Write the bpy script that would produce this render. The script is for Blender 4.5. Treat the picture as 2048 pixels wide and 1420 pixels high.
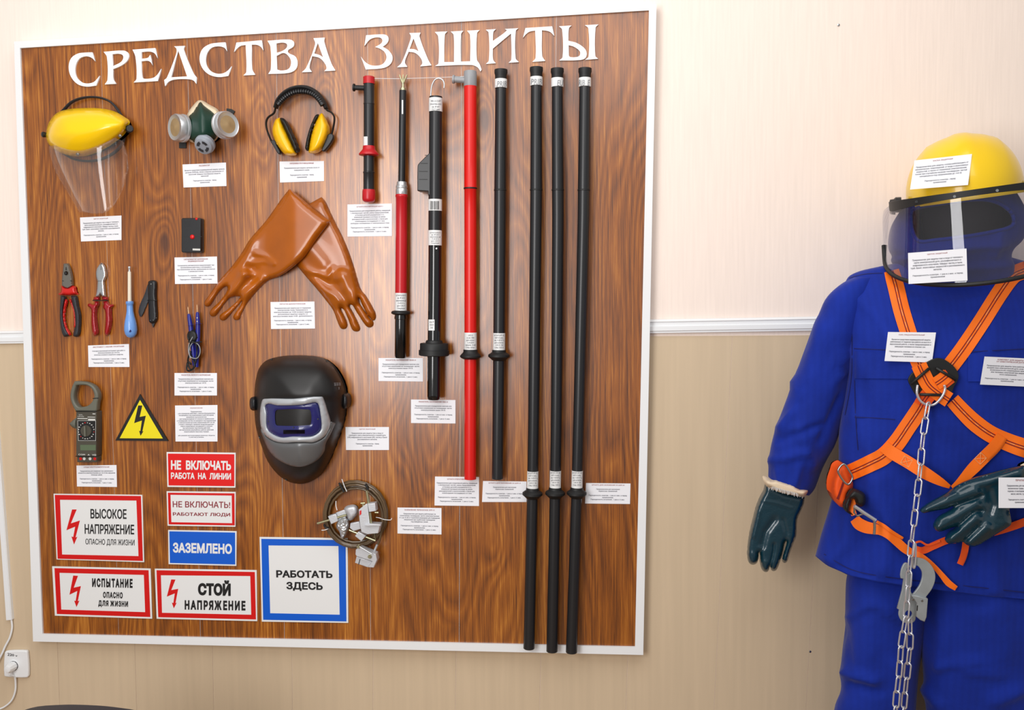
import bpy, bmesh, math, random
import numpy as np
from mathutils import Vector, Matrix, noise
from mathutils.bvhtree import BVHTree
from mathutils.geometry import delaunay_2d_cdt

random.seed(7)
for o in list(bpy.data.objects):
    bpy.data.objects.remove(o)
SC = bpy.context.scene
COL = SC.collection
PI = math.pi

# ------------------------------------------------------------------ camera
FPX = 1800.0
YAW, PITCH, ROLL = -0.112, -0.064, 0.011
CAM = Vector((1.625, -2.361, 1.541))
def _rot(yaw, pitch, roll):
    cy, sy, cp, sp, cr, sr = (math.cos(yaw), math.sin(yaw), math.cos(pitch), math.sin(pitch), math.cos(roll), math.sin(roll))
    Rz = Matrix(((cy, sy, 0), (-sy, cy, 0), (0, 0, 1)))
    Rx = Matrix(((1, 0, 0), (0, cp, -sp), (0, sp, cp)))
    Ry = Matrix(((cr, 0, sr), (0, 1, 0), (-sr, 0, cr)))
    return Rz @ Rx @ Ry
RM = _rot(YAW, PITCH, ROLL)          # columns: right, forward, up
RMI = RM.transposed()
cam = bpy.data.cameras.new('camera')
cam.sensor_width = 36.0
cam.lens = FPX / 2048 * 36.0
cam.clip_start = 0.05
camo = bpy.data.objects.new('camera', cam)
COL.objects.link(camo)
r, f, u = RM.col[0], RM.col[1], RM.col[2]
camo.matrix_world = Matrix(((r[0], u[0], -f[0], CAM[0]), (r[1], u[1], -f[1], CAM[1]), (r[2], u[2], -f[2], CAM[2]), (0, 0, 0, 1)))
SC.camera = camo

# ------------------------------------------------------------------ light
SC.view_settings.view_transform = 'Standard'
SC.view_settings.look = 'None'
SC.view_settings.gamma = 1.0
SC.view_settings.use_curve_mapping = False
SC.view_settings.exposure = 0.12
world = bpy.data.worlds.new('world')
SC.world = world
world.use_nodes = True
bg = world.node_tree.nodes['Background']
bg.inputs[0].default_value = (1.0, 0.972, 0.945, 1)
bg.inputs[1].default_value = 0.39
def area(name, loc, target, sx, sy, power, col=(1, 1, 1)):
    l = bpy.data.lights.new(name, 'AREA')
    l.shape = 'RECTANGLE'; l.size = sx; l.size_y = sy; l.energy = power; l.color = col
    o = bpy.data.objects.new(name, l); COL.objects.link(o)
    o.location = loc
    o.rotation_euler = (Vector(target) - Vector(loc)).to_track_quat('-Z', 'Y').to_euler()
    return o
# flash bounced off the ceiling, and a pale window behind and to the left of the photographer
area('ceiling_bounce', (1.2, -1.5, 2.95), (1.0, 0.1, 1.2), 2.6, 1.6, 28, (1.0, 0.985, 0.965))
area('window_light', (0.5, -2.75, 1.72), (1.0, 0.0, 1.3), 0.9, 1.4, 36, (1.0, 0.985, 0.975))

# ------------------------------------------------------------------ pixel helpers (a pixel and a depth give a point)
def at(x, y, Y=0.0):
    d = RM @ Vector(((x - 1024) / FPX, 1.0, -(y - 710) / FPX))
    return CAM + d * ((Y - CAM.y) / d.y)
def bd(x, y, d=0.0):                  # d metres in front of the board face
    return at(x, y, -d)
def proj(P):
    d = RMI @ (Vector(P) - CAM)
    return (1024 + FPX * d.x / d.y, 710 - FPX * d.z / d.y)
def zm(ox, oy, s, pts):               # coordinates read in an enlarged crop
    return [(ox + p[0] / s, oy + p[1] / s) + tuple(p[2:]) for p in pts]
PXM = 1 / 762.0                       # metres per pixel at the board

def srgb(c):
    return tuple((v / 255 / 12.92 if v / 255 <= 0.04045 else ((v / 255 + 0.055) / 1.055) ** 2.4) for v in c) + (1,)

# ------------------------------------------------------------------ materials
def mat(name, rgb, rough=0.5, metal=0.0, spec=0.5, coat=0.0, bump=None, var=0.0, vscale=8.0, emit=None):
    m = bpy.data.materials.new(name); m.use_nodes = True
    nt = m.node_tree; b = nt.nodes['Principled BSDF']
    c = srgb(rgb)
    b.inputs['Base Color'].default_value = c
    b.inputs['Roughness'].default_value = rough
    b.inputs['Metallic'].default_value = metal
    b.inputs['Specular IOR Level'].default_value = spec
    b.inputs['Coat Weight'].default_value = coat
    tc = nt.nodes.new('ShaderNodeTexCoord')
    if var:
        n = nt.nodes.new('ShaderNodeTexNoise'); n.inputs['Scale'].default_value = vscale; n.inputs['Detail'].default_value = 5
        nt.links.new(tc.outputs['Object'], n.inputs['Vector'])
        cr = nt.nodes.new('ShaderNodeValToRGB')
        cr.color_ramp.elements[0].position = 0.3; cr.color_ramp.elements[1].position = 0.7
        cr.color_ramp.elements[0].color = tuple(v * (1 - var) for v in c[:3]) + (1,)
        cr.color_ramp.elements[1].color = tuple(min(1, v * (1 + var)) for v in c[:3]) + (1,)
        nt.links.new(n.outputs['Fac'], cr.inputs[0]); nt.links.new(cr.outputs[0], b.inputs['Base Color'])
    if bump:
        n = nt.nodes.new('ShaderNodeTexNoise'); n.inputs['Scale'].default_value = bump[0]; n.inputs['Detail'].default_value = 4
        nt.links.new(tc.outputs['Object'], n.inputs['Vector'])
        bp = nt.nodes.new('ShaderNodeBump'); bp.inputs['Strength'].default_value = bump[1]; bp.inputs['Distance'].default_value = bump[2] if len(bump) > 2 else 0.001
        nt.links.new(n.outputs['Fac'], bp.inputs['Height']); nt.links.new(bp.outputs[0], b.inputs['Normal'])
    return m

def sheet_mat(name, tint, refl=0.12, rough=0.03, haze=0.0, hazecol=(1, 1, 1)):
    m = bpy.data.materials.new(name); m.use_nodes = True
    nt = m.node_tree; nt.nodes.clear()
    out = nt.nodes.new('ShaderNodeOutputMaterial')
    tr = nt.nodes.new('ShaderNodeBsdfTransparent'); tr.inputs[0].default_value = tint + (1,)
    gl = nt.nodes.new('ShaderNodeBsdfGlossy'); gl.inputs['Roughness'].default_value = rough; gl.inputs[0].default_value = (1, 1, 1, 1)
    lw = nt.nodes.new('ShaderNodeLayerWeight'); lw.inputs[0].default_value = 0.5; pw_ = nt.nodes.new('ShaderNodeMath'); pw_.operation = 'POWER'; pw_.inputs[1].default_value = 5.0
    nt.links.new(lw.outputs['Facing'], pw_.inputs[0])
    fr = nt.nodes.new('ShaderNodeMath'); fr.operation = 'MULTIPLY_ADD'; fr.inputs[1].default_value = 0.7; fr.inputs[2].default_value = 0.03
    nt.links.new(pw_.outputs[0], fr.inputs[0])
    mx = nt.nodes.new('ShaderNodeMixShader')
    nt.links.new(fr.outputs[0], mx.inputs[0]); nt.links.new(tr.outputs[0], mx.inputs[1]); nt.links.new(gl.outputs[0], mx.inputs[2])
    last = mx
    if haze:
        df = nt.nodes.new('ShaderNodeBsdfDiffuse'); df.inputs[0].default_value = hazecol + (1,)
        m2 = nt.nodes.new('ShaderNodeMixShader'); m2.inputs[0].default_value = haze
        nt.links.new(mx.outputs[0], m2.inputs[1]); nt.links.new(df.outputs[0], m2.inputs[2]); last = m2
    nt.links.new(last.outputs[0], out.inputs[0])
    return m

def wood_mat():
    m = bpy.data.materials.new('wood_laminate'); m.use_nodes = True
    nt = m.node_tree; N = nt.nodes.new; L = nt.links.new
    b = nt.nodes['Principled BSDF']
    geo = N('ShaderNodeNewGeometry')
    sep = N('ShaderNodeSeparateXYZ'); L(geo.outputs['Position'], sep.inputs[0])
    def comb(sx, sz, off=0.0):
        c = N('ShaderNodeCombineXYZ')
        a = N('ShaderNodeMath'); a.operation = 'MULTIPLY'; a.inputs[1].default_value = sx; L(sep.outputs[0], a.inputs[0])
        d = N('ShaderNodeMath'); d.operation = 'MULTIPLY_ADD'; d.inputs[1].default_value = sz; d.inputs[2].default_value = off; L(sep.outputs[2], d.inputs[0])
        L(a.outputs[0], c.inputs[0]); L(d.outputs[0], c.inputs[2]); return c
    def noi(c, scale=1, det=2, rough=0.5, dist=0.0):
        n = N('ShaderNodeTexNoise'); n.inputs['Scale'].default_value = scale; n.inputs['Detail'].default_value = det
        n.inputs['Roughness'].default_value = rough; n.inputs['Distortion'].default_value = dist
        L(c.outputs[0], n.inputs['Vector']); return n.outputs['Fac']
    def mth(op, a, bb=None, c=None):
        n = N('ShaderNodeMath'); n.operation = op
        for i, v in enumerate((a, bb, c)):
            if v is None: continue
            if isinstance(v, (int, float)): n.inputs[i].default_value = v
            else: L(v, n.inputs[i])
        return n.outputs[0]
    # knots: voronoi cells in a stretched space
    vo = N('ShaderNodeTexVoronoi'); vo.inputs['Scale'].default_value = 1.0
    L(comb(5.3, 2.1, 0.35).outputs[0], vo.inputs['Vector'])
    kd = vo.outputs['Distance']
    kb = mth('POWER', 2.718, mth('MULTIPLY', mth('MULTIPLY', kd, kd), -26.0))
    # cathedral grain: contour lines of a stretched noise, bent round the knots
    field = mth('ADD', mth('MULTIPLY', noi(comb(5.5, 0.75), 1, 1.5, 0.45), 26.0), mth('MULTIPLY', kb, 4.0))
    field = mth('ADD', field, mth('MULTIPLY', noi(comb(40, 5), 1, 2), 0.28))
    rings = mth('FRACT', field)
    rings = mth('ABSOLUTE', mth('SUBTRACT', rings, 0.5))
    # fine fibres
    fib = noi(comb(260, 4.0), 1, 4, 0.65)
    fib2 = noi(comb(900, 16.0), 1, 2, 0.6)
    broad = noi(comb(13, 0.35), 1, 2, 0.5)
    pore = N('ShaderNodeMapRange'); pore.inputs[1].default_value = 0.56; pore.inputs[2].default_value = 0.70; pore.inputs[3].default_value = 0.0; pore.inputs[4].default_value = 0.16
    L(noi(comb(520, 9.0), 1, 2, 0.5), pore.inputs[0])
    mixv = mth('ADD', mth('MULTIPLY', rings, 0.40), mth('MULTIPLY_ADD', fib, 1.1, -0.215))
    mixv = mth('SUBTRACT', mixv, pore.outputs[0])
    mixv = mth('ADD', mixv, mth('MULTIPLY', mth('SUBTRACT', broad, 0.5), 0.55))
    mixv = mth('ADD', mixv, mth('MULTIPLY', mth('SUBTRACT', fib2, 0.5), 0.55))
    cr = N('ShaderNodeValToRGB'); e = cr.color_ramp.elements
    e[0].position = 0.12; e[0].color = srgb((88, 42, 4))
    e[1].position = 0.72; e[1].color = srgb((196, 126, 44))
    k = e.new(0.34); k.color = srgb((132, 70, 9))
    k = e.new(0.5); k.color = srgb((156, 87, 15))
    L(mixv, cr.inputs[0])
    # dark knot hearts
    kn = N('ShaderNodeMapRange'); kn.inputs[1].default_value = 0.045; kn.inputs[2].default_value = 0.09; kn.inputs[3].default_value = 0.75; kn.inputs[4].default_value = 0.0
    L(kd, kn.inputs[0])
    mx = N('ShaderNodeMix'); mx.data_type = 'RGBA'
    L(kn.outputs[0], mx.inputs[0]); L(cr.outputs[0], mx.inputs[6]); mx.inputs[7].default_value = srgb((70, 32, 12))
    L(mx.outputs[2], b.inputs['Base Color'])
    b.inputs['Roughness'].default_value = 0.33
    b.inputs['Coat Weight'].default_value = 1.0
    b.inputs['Coat Roughness'].default_value = 0.24
    bp = N('ShaderNodeBump'); bp.inputs['Strength'].default_value = 0.25; bp.inputs['Distance'].default_value = 0.0006
    L(fib, bp.inputs['Height']); L(bp.outputs[0], b.inputs['Normal'])
    return m

def wallpaper(name, rgb, sx, amp, rough=0.6, bumpd=0.0008, spec=0.3):
    m = bpy.data.materials.new(name); m.use_nodes = True
    nt = m.node_tree; N = nt.nodes.new; L = nt.links.new; b = nt.nodes['Principled BSDF']
    geo = N('ShaderNodeNewGeometry'); mp = N('ShaderNodeMapping'); mp.inputs['Scale'].default_value = (sx, sx, sx * 0.04)
    L(geo.outputs['Position'], mp.inputs[0])
    n = N('ShaderNodeTexNoise'); n.inputs['Scale'].default_value = 1; n.inputs['Detail'].default_value = 3; L(mp.outputs[0], n.inputs['Vector'])
    cr = N('ShaderNodeValToRGB'); c = srgb(rgb)
    cr.color_ramp.elements[0].position = 0.3; cr.color_ramp.elements[1].position = 0.7
    cr.color_ramp.elements[0].color = tuple(v * (1 - amp) for v in c[:3]) + (1,)
    cr.color_ramp.elements[1].color = tuple(min(1, v * (1 + amp)) for v in c[:3]) + (1,)
    L(n.outputs['Fac'], cr.inputs[0]); L(cr.outputs[0], b.inputs['Base Color'])
    b.inputs['Roughness'].default_value = rough; b.inputs['Specular IOR Level'].default_value = spec
    bp = N('ShaderNodeBump'); bp.inputs['Strength'].default_value = 0.4; bp.inputs['Distance'].default_value = bumpd
    L(n.outputs['Fac'], bp.inputs['Height']); L(bp.outputs[0], b.inputs['Normal'])
    return m

def fabric_mat(name, rgb, rib=420.0, rough=0.85):
    m = bpy.data.materials.new(name); m.use_nodes = True
    nt = m.node_tree; N = nt.nodes.new; L = nt.links.new; b = nt.nodes['Principled BSDF']
    geo = N('ShaderNodeNewGeometry')
    w = N('ShaderNodeTexWave'); w.bands_direction = 'X'; w.inputs['Scale'].default_value = rib / 6.283 * 0.32; w.inputs['Distortion'].default_value = 0.6
    L(geo.outputs['Position'], w.inputs['Vector'])
    n = N('ShaderNodeTexNoise'); n.inputs['Scale'].default_value = 9; n.inputs['Detail'].default_value = 6; L(geo.outputs['Position'], n.inputs['Vector'])
    a = N('ShaderNodeMath'); a.operation = 'MULTIPLY_ADD'; a.inputs[1].default_value = 0.10; L(w.outputs['Fac'], a.inputs[0]); L(n.outputs['Fac'], a.inputs[2])
    cr = N('ShaderNodeValToRGB'); c = srgb(rgb)
    cr.color_ramp.elements[0].position = 0.35; cr.color_ramp.elements[1].position = 0.9
    cr.color_ramp.elements[0].color = tuple(v * 0.84 for v in c[:3]) + (1,)
    cr.color_ramp.elements[1].color = tuple(min(1, v * 1.18) for v in c[:3]) + (1,)
    L(a.outputs[0], cr.inputs[0]); L(cr.outputs[0], b.inputs['Base Color'])
    b.inputs['Roughness'].default_value = rough; b.inputs['Specular IOR Level'].default_value = 0.25
    b.inputs['Sheen Weight'].default_value = 0.12; b.inputs['Sheen Roughness'].default_value = 0.4
    n2 = N('ShaderNodeTexNoise'); n2.inputs['Scale'].default_value = 26; n2.inputs['Detail'].default_value = 5; L(geo.outputs['Position'], n2.inputs['Vector'])
    ad = N('ShaderNodeMath'); ad.operation = 'MULTIPLY_ADD'; ad.inputs[1].default_value = 0.02; L(w.outputs['Fac'], ad.inputs[0]); L(n2.outputs['Fac'], ad.inputs[2])
    bp = N('ShaderNodeBump'); bp.inputs['Strength'].default_value = 0.6; bp.inputs['Distance'].default_value = 0.004
    L(ad.outputs[0], bp.inputs['Height']); L(bp.outputs[0], b.inputs['Normal'])
    return m

M = dict(
    wood=wood_mat(),
    upper=wallpaper('upper_wall', (248, 232, 221), 160, 0.03),
    lower=wallpaper('lower_panel', (210, 189, 160), 60, 0.035, 0.38),
    white=mat('white_plastic', (238, 240, 242), 0.35),
    wgroove=mat('joint_groove', (150, 134, 104), 0.7),
    foam=mat('white_foam', (250, 250, 252), 0.6),
    paper=mat('paper', (240, 241, 247), 0.6),
    ink=mat('ink', (78, 80, 92), 0.7),
    inkred=mat('red_ink', (150, 70, 70), 0.7),
    black_ink=mat('black_ink', (16, 16, 18), 0.5),
    signwhite=mat('sign_white', (233, 234, 234), 0.35),
    signred=mat('sign_red', (212, 8, 10), 0.4),
    signred2=mat('sign_red_bright', (225, 10, 12), 0.4),
    wine=mat('wine_ink', (140, 28, 42), 0.5),
    signblue=mat('sign_blue', (6, 92, 208), 0.35),
    signyellow=mat('sign_yellow', (238, 222, 20), 0.4),
    black=mat('black_plastic', (26, 27, 30), 0.38, bump=(300, 0.08)),
    black_gloss=mat('black_gloss', (14, 15, 17), 0.15, coat=0.5),
    rod=mat('black_rod', (30, 31, 34), 0.34),
    rubber=mat('black_rubber', (20, 21, 22), 0.55),
    red=mat('red_rod', (216, 20, 14), 0.35),
    red2=mat('crimson_rod', (190, 20, 32), 0.35),
    silver=mat('silver', (205, 207, 210), 0.34, 0.7, bump=(120, 0.1)),
    alu=mat('cast_aluminium', (205, 207, 212), 0.42, 0.4, bump=(260, 0.35, 0.0008)),
    steel=mat('steel', (175, 178, 180), 0.25, 1.0),
    zinc=mat('zinc_steel', (160, 166, 168), 0.42, 0.3, var=0.08, vscale=40),
    brasszinc=mat('yellow_zinc', (190, 186, 150), 0.3, 0.9),
    yellow=mat('yellow_plastic', (253, 206, 6), 0.25, coat=0.3),
    yellow2=mat('yellow_cup', (250, 190, 6), 0.3, coat=0.2),
    grey=mat('grey_plastic', (150, 152, 156), 0.4),
)
# ------------------------------------------------------------------ object helpers
WLOC = {}
def _link(o, loc, parent):
    COL.objects.link(o)
    loc = Vector(loc)
    if parent is not None:
        o.parent = parent; o.location = loc - WLOC[parent.name]
    else:
        o.location = loc
    WLOC[o.name] = loc
def tag(o, label, cat, group=None, kind=None):
    o['label'] = label; o['category'] = cat
    if group: o['group'] = group
    if kind: o['kind'] = kind
    return o
def thing(name, loc, label, cat, group=None):
    o = bpy.data.objects.new(name, None); o.empty_display_size = 0.03
    _link(o, loc, None)
    return tag(o, label, cat, group)
def fin(name, me, m, parent=None, smooth=None, label=None):
    n = len(me.vertices)
    co = np.empty(n * 3); me.vertices.foreach_get('co', co); co = co.reshape(-1, 3)
    c = (co.min(0) + co.max(0)) / 2
    me.vertices.foreach_set('co', (co - c).ravel())
    me.materials.clear(); me.materials.append(M[m] if isinstance(m, str) else m)
    if smooth is not None:
        me.polygons.foreach_set('use_smooth', [True] * len(me.polygons))
        if smooth < 180: me.set_sharp_from_angle(angle=math.radians(smooth))
    me.update()
    o = bpy.data.objects.new(name, me)
    _link(o, c, parent)
    if label: o['label'] = label
    return o
def mk(name, v, f, m, parent=None, smooth=None, label=None):
    me = bpy.data.meshes.new(name)
    me.from_pydata([tuple(p) for p in v], [], f)
    bm = bmesh.new(); bm.from_mesh(me); bmesh.ops.recalc_face_normals(bm, faces=bm.faces); bm.to_mesh(me); bm.free()
    return fin(name, me, m, parent, smooth, label)
def join(*parts):
    V, F = [], []
    for v, f in parts:
        o = len(V); V += [tuple(p) for p in v]; F += [tuple(i + o for i in q) for q in f]
    return V, F
def boxg(a, b):
    x0, y0, z0 = a; x1, y1, z1 = b
    v = [(x0, y0, z0), (x1, y0, z0), (x1, y1, z0), (x0, y1, z0), (x0, y0, z1), (x1, y0, z1), (x1, y1, z1), (x0, y1, z1)]
    return v, [(0, 3, 2, 1), (4, 5, 6, 7), (0, 1, 5, 4), (1, 2, 6, 5), (2, 3, 7, 6), (3, 0, 4, 7)]
def prismg(pts, dn):                  # pts: 3D outline, dn: extrusion vector
    n = len(pts); dn = Vector(dn)
    v = [Vector(p) for p in pts] + [Vector(p) + dn for p in pts]
    return v, [tuple(range(n))[::-1], tuple(range(n, 2 * n))] + [(i, (i + 1) % n, n + (i + 1) % n, n + i) for i in range(n)]
def tubeg(pts, rad, seg=12, closed=False, flat=None, up=None, caps=True):
    """swept tube; rad number or list; flat=(a,b) scales the two section axes"""
    P = [Vector(p) for p in pts]; n = len(P)
    R = [rad] * n if isinstance(rad, (int, float)) else list(rad)
    T = []
    for i in range(n):
        if closed: t = P[(i + 1) % n] - P[i - 1]
        else: t = P[min(i + 1, n - 1)] - P[max(i - 1, 0)]
        T.append(t.normalized() if t.length > 1e-9 else (T[-1] if T else Vector((0, 0, 1))))
    a = Vector(up) if up else (Vector((0, 1, 0)) if abs(T[0].y) < 0.9 else Vector((1, 0, 0)))
    V, F = [], []
    X = (a - T[0] * a.dot(T[0])).normalized()
    for i in range(n):
        if up: X = Vector(up) - T[i] * Vector(up).dot(T[i])
        else: X = X - T[i] * X.dot(T[i])
        X.normalize(); Y = T[i].cross(X)
        fa, fb = flat if flat else (1, 1)
        for k in range(seg):
            t = 2 * PI * k / seg
            V.append(P[i] + X * (math.cos(t) * R[i] * fa) + Y * (math.sin(t) * R[i] * fb))
    m = n if closed else n - 1
    for i in range(m):
        j = (i + 1) % n
        for k in range(seg):
            k2 = (k + 1) % seg
            F.append((i * seg + k, i * seg + k2, j * seg + k2, j * seg + k))
    if caps and not closed:
        F.append(tuple(range(seg))[::-1]); F.append(tuple(range((n - 1) * seg, n * seg)))
    return V, F
def latheg(c, axis, prof, seg=28):    # prof [(t, r)], t metres along axis
    axis = Vector(axis).normalized(); c = Vector(c)
    return tubeg_fixed([c + axis * t for t, r in prof], [max(r, 1e-5) for t, r in prof], axis, seg)
def tubeg_fixed(P, R, axis, seg):
    a = Vector((0, 1, 0)) if abs(axis.y) < 0.9 else Vector((1, 0, 0))
    X = (a - axis * a.dot(axis)).normalized(); Y = axis.cross(X)
    V, F = [], []
    for p, r in zip(P, R):
        for k in range(seg):
            t = 2 * PI * k / seg
            V.append(p + X * (math.cos(t) * r) + Y * (math.sin(t) * r))
    for i in range(len(P) - 1):
        for k in range(seg):
            k2 = (k + 1) % seg
            F.append((i * seg + k, i * seg + k2, (i + 1) * seg + k2, (i + 1) * seg + k))
    F.append(tuple(range(seg))[::-1]); F.append(tuple(range((len(P) - 1) * seg, len(P) * seg)))
    return V, F
def rodg(prof, d, seg=28):
    """prof [(px, py, r_px)] down the picture at depth d: a turned shape lying along the board"""
    P = [bd(x, y, d) for x, y, r in prof]
    s = (P[0] - CAM).length / FPX
    axis = (P[-1] - P[0]).normalized()
    R = [r * ((p - CAM).dot(RM.col[1])) / FPX for p, (x, y, r) in zip(P, prof)]
    Q = list(P)
    # keep steps that share one place apart
    for i in range(1, len(Q)):
        if (Q[i] - Q[i - 1]).dot(axis) < 2e-4: Q[i] = Q[i - 1] + axis * 3e-4
    return tubeg_fixed(Q, R, axis, seg)
def sm(pts, n=6, closed=True):
    """Catmull-Rom through all points"""
    P = [np.array(p[:2] if len(p) == 2 else p, float) for p in pts]; N = len(P); out = []
    rng = N if closed else N - 1
    for i in range(rng):
        g = (lambda k: P[k % N]) if closed else (lambda k: P[min(max(k, 0), N - 1)])
        p0, p1, p2, p3 = g(i - 1), g(i), g(i + 1), g(i + 2)
        for k in range(n):
            t = k / n
            out.append(tuple(0.5 * ((2 * p1) + (-p0 + p2) * t + (2 * p0 - 5 * p1 + 4 * p2 - p3) * t * t + (-p0 + 3 * p1 - 3 * p2 + p3) * t ** 3)))
    if not closed: out.append(tuple(P[-1]))
    return out
def hm(pts, n=5):
    """closed outline; (x, y) a corner, (x, y, 1) a smooth point"""
    N = len(pts); P = [np.array(p[:2], float) for p in pts]; S = [len(p) > 2 for p in pts]; out = []
    for i in range(N):
        j = (i + 1) % N
        if not S[i] and not S[j]: out.append(tuple(P[i])); continue
        ch = P[j] - P[i]; L = np.linalg.norm(ch)
        def tan(k, other):
            if not S[k]: return ch * 1.0
            t = P[(k + 1) % N] - P[k - 1]; t = t / (np.linalg.norm(t) + 1e-9); return t * L
        t0 = tan(i, j); t1 = tan(j, i)
        if not S[i]: t0 = 2 * ch - t1 if False else ch
        for k in range(n):
            t = k / n; h = (2 * t ** 3 - 3 * t * t + 1, t ** 3 - 2 * t * t + t, -2 * t ** 3 + 3 * t * t, t ** 3 - t * t)
            out.append(tuple(h[0] * P[i] + h[1] * t0 + h[2] * P[j] + h[3] * t1))
    return out
def _curve_mesh(cu):
    o = bpy.data.objects.new('tmp', cu)
    me = bpy.data.meshes.new_from_object(o)
    bpy.data.objects.remove(o); bpy.data.curves.remove(cu)
    return me
def plate(name, loops, d0, d1, m, parent=None, bevel=0.0, raw=False, label=None, Y=None, smooth=None):
    """flat piece cut to pixel outlines (first outer, others holes), from depth d0 to d1 in front of the board"""
    cu = bpy.data.curves.new('tmp', 'CURVE'); cu.dimensions = '2D'; cu.fill_mode = 'BOTH'
    cu.extrude = abs(d1 - d0) / 2 - bevel
    if bevel: cu.bevel_depth = bevel; cu.bevel_resolution = 1; cu.offset = -bevel
    for lp in loops:
        s = cu.splines.new('POLY'); s.points.add(len(lp) - 1); s.use_cyclic_u = True
        for i, p in enumerate(lp):
            w = bd(p[0], p[1], d1)
            s.points[i].co = (w.x, w.z, 0, 1)
    me = _curve_mesh(cu)
    n = len(me.vertices); co = np.empty(n * 3); me.vertices.foreach_get('co', co); co = co.reshape(-1, 3)
    new = np.stack([co[:, 0], -(d0 + d1) / 2 - co[:, 2], co[:, 1]], 1)
    me.vertices.foreach_set('co', new.ravel())
    return me if raw else fin(name, me, m, parent, smooth, label)
def bil(q, u, v):                     # q: TL, TR, BR, BL
    a = np.array(q, float)
    return (1 - v) * ((1 - u) * a[0] + u * a[1]) + v * ((1 - u) * a[3] + u * a[2])
_GL = {}
def _edges(body, res):
    cu = bpy.data.curves.new('tmp', 'FONT'); cu.body = body; cu.size = 1.0; cu.resolution_u = res; cu.fill_mode = 'NONE'
    me = _curve_mesh(cu)
    n = len(me.vertices); co = np.empty(n * 3); me.vertices.foreach_get('co', co); co = co.reshape(-1, 3)[:, :2].copy()
    nxt = {}
    for e in me.edges: nxt.setdefault(e.vertices[0], []).append(e.vertices[1]); nxt.setdefault(e.vertices[1], []).append(e.vertices[0])
    seen = set(); loops = []
    for s0 in range(n):
        if s0 in seen or s0 not in nxt: continue
        lp = [s0]; seen.add(s0); cur = s0; 
        while True:
            c = [k for k in nxt[cur] if k not in seen]
            if not c: break
            c = min(c); cur = c; seen.add(c); lp.append(c)
        loops.append(co[lp])
    bpy.data.meshes.remove(me)
    return loops
def glyph(ch, res, bold):
    """outline filled by winding number, so overlapping contours stay solid"""
    key = (ch, res, round(bold, 4))
    if key in _GL: return _GL[key]
    bar = max(l[:, 0].max() for l in _edges('|', 1))
    adv = max(l[:, 0].max() for l in _edges(ch + '|', 1)) - bar
    V, T = np.zeros((0, 2)), []
    if ch.strip():
        loops = _edges(ch, res)
        LL = []
        for l in loops:
            keep = [l[0]]
            for p in l[1:]:
                if np.hypot(*(p - keep[-1])) > 1e-4: keep.append(p)
            if np.hypot(*(keep[0] - keep[-1])) < 1e-4: keep.pop()
            l = np.array(keep)
            if len(l) < 3: continue
            LL.append(l)
        if bold:
            ar = lambda l: 0.5 * np.sum(l[:, 0] * np.roll(l[:, 1], -1) - np.roll(l[:, 0], -1) * l[:, 1])
            big = max(LL, key=lambda l: abs(ar(l))); sg = 1 if ar(big) > 0 else -1
            out = []
            for l in LL:
                a = l - np.roll(l, 1, 0); b = np.roll(l, -1, 0) - l
                a /= np.linalg.norm(a, axis=1)[:, None]; b /= np.linalg.norm(b, axis=1)[:, None]
                na = np.stack([a[:, 1], -a[:, 0]], 1) * sg; nb = np.stack([b[:, 1], -b[:, 0]], 1) * sg
                m_ = na + nb; m_ /= np.maximum(0.6, (m_ * na).sum(1))[:, None]
                out.append(l + m_ * bold)
            LL = out
        P, E = [], []
        for l in LL:
            o = len(P); P += [Vector(p) for p in l]; E += [(o + i, o + (i + 1) % len(l)) for i in range(len(l))]
        co, ed, fc = delaunay_2d_cdt(P, E, [], 0, 1e-6)[:3]
        V = np.array([(c.x, c.y) for c in co])
        C = np.array([V[list(f)].mean(0) for f in fc])
        W = np.zeros(len(C), int)
        for l in LL:
            B = np.roll(l, -1, 0)
            for a, b in zip(l, B):
                cr = (b[0] - a[0]) * (C[:, 1] - a[1]) - (C[:, 0] - a[0]) * (b[1] - a[1])
                W += ((a[1] <= C[:, 1]) & (b[1] > C[:, 1]) & (cr > 0)).astype(int)
                W -= ((a[1] > C[:, 1]) & (b[1] <= C[:, 1]) & (cr < 0)).astype(int)
        T = [tuple(f) for f, w in zip(fc, W) if w != 0]
    _GL[key] = (V, T, adv); return _GL[key]
def text_mesh(s, quad, place, bold=0.0, line=1.15, space=1.0, res=2, shear=0.0):
    """lettering fitted to a pixel quad; place(x, y) gives the point"""
    VV, FF = [], []; y0 = 0.0
    for ln in s.split('\n'):
        gs = [glyph(ch, res, bold) for ch in ln]
        w = sum(g[2] * space for g in gs); x = -w / 2
        for V, T, adv in gs:
            o = len(VV)
            VV += [(x + p[0] + shear * p[1], y0 + p[1]) for p in V]; FF += [tuple(i + o for i in t) for t in T]
            x += adv * space
        y0 -= line
    co = np.array(VV); lo, hi = co.min(0), co.max(0)
    V3 = []
    for x, y in co:
        p = bil(quad, (x - lo[0]) / (hi[0] - lo[0]), (hi[1] - y) / (hi[1] - lo[1])); V3.append(tuple(place(p[0], p[1])))
    me = bpy.data.meshes.new('text'); me.from_pydata(V3, [], FF)
    return me
def text(name, s, quad, d, m, parent, label=None, **k):
    me = text_mesh(s, quad, (lambda x, y: bd(x, y, d)), **k)
    return fin(name, me, m, parent, None, label)
def rectq(l, t, r, b, sl=0.0, sh=0.0):
    """TL, TR, BR, BL of a slightly sloping pixel box"""
    return [(l, t), (r, t + sl * (r - l)), (r + sh * (b - t), b + sl * (r - l)), (l + sh * (b - t), b)]
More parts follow.
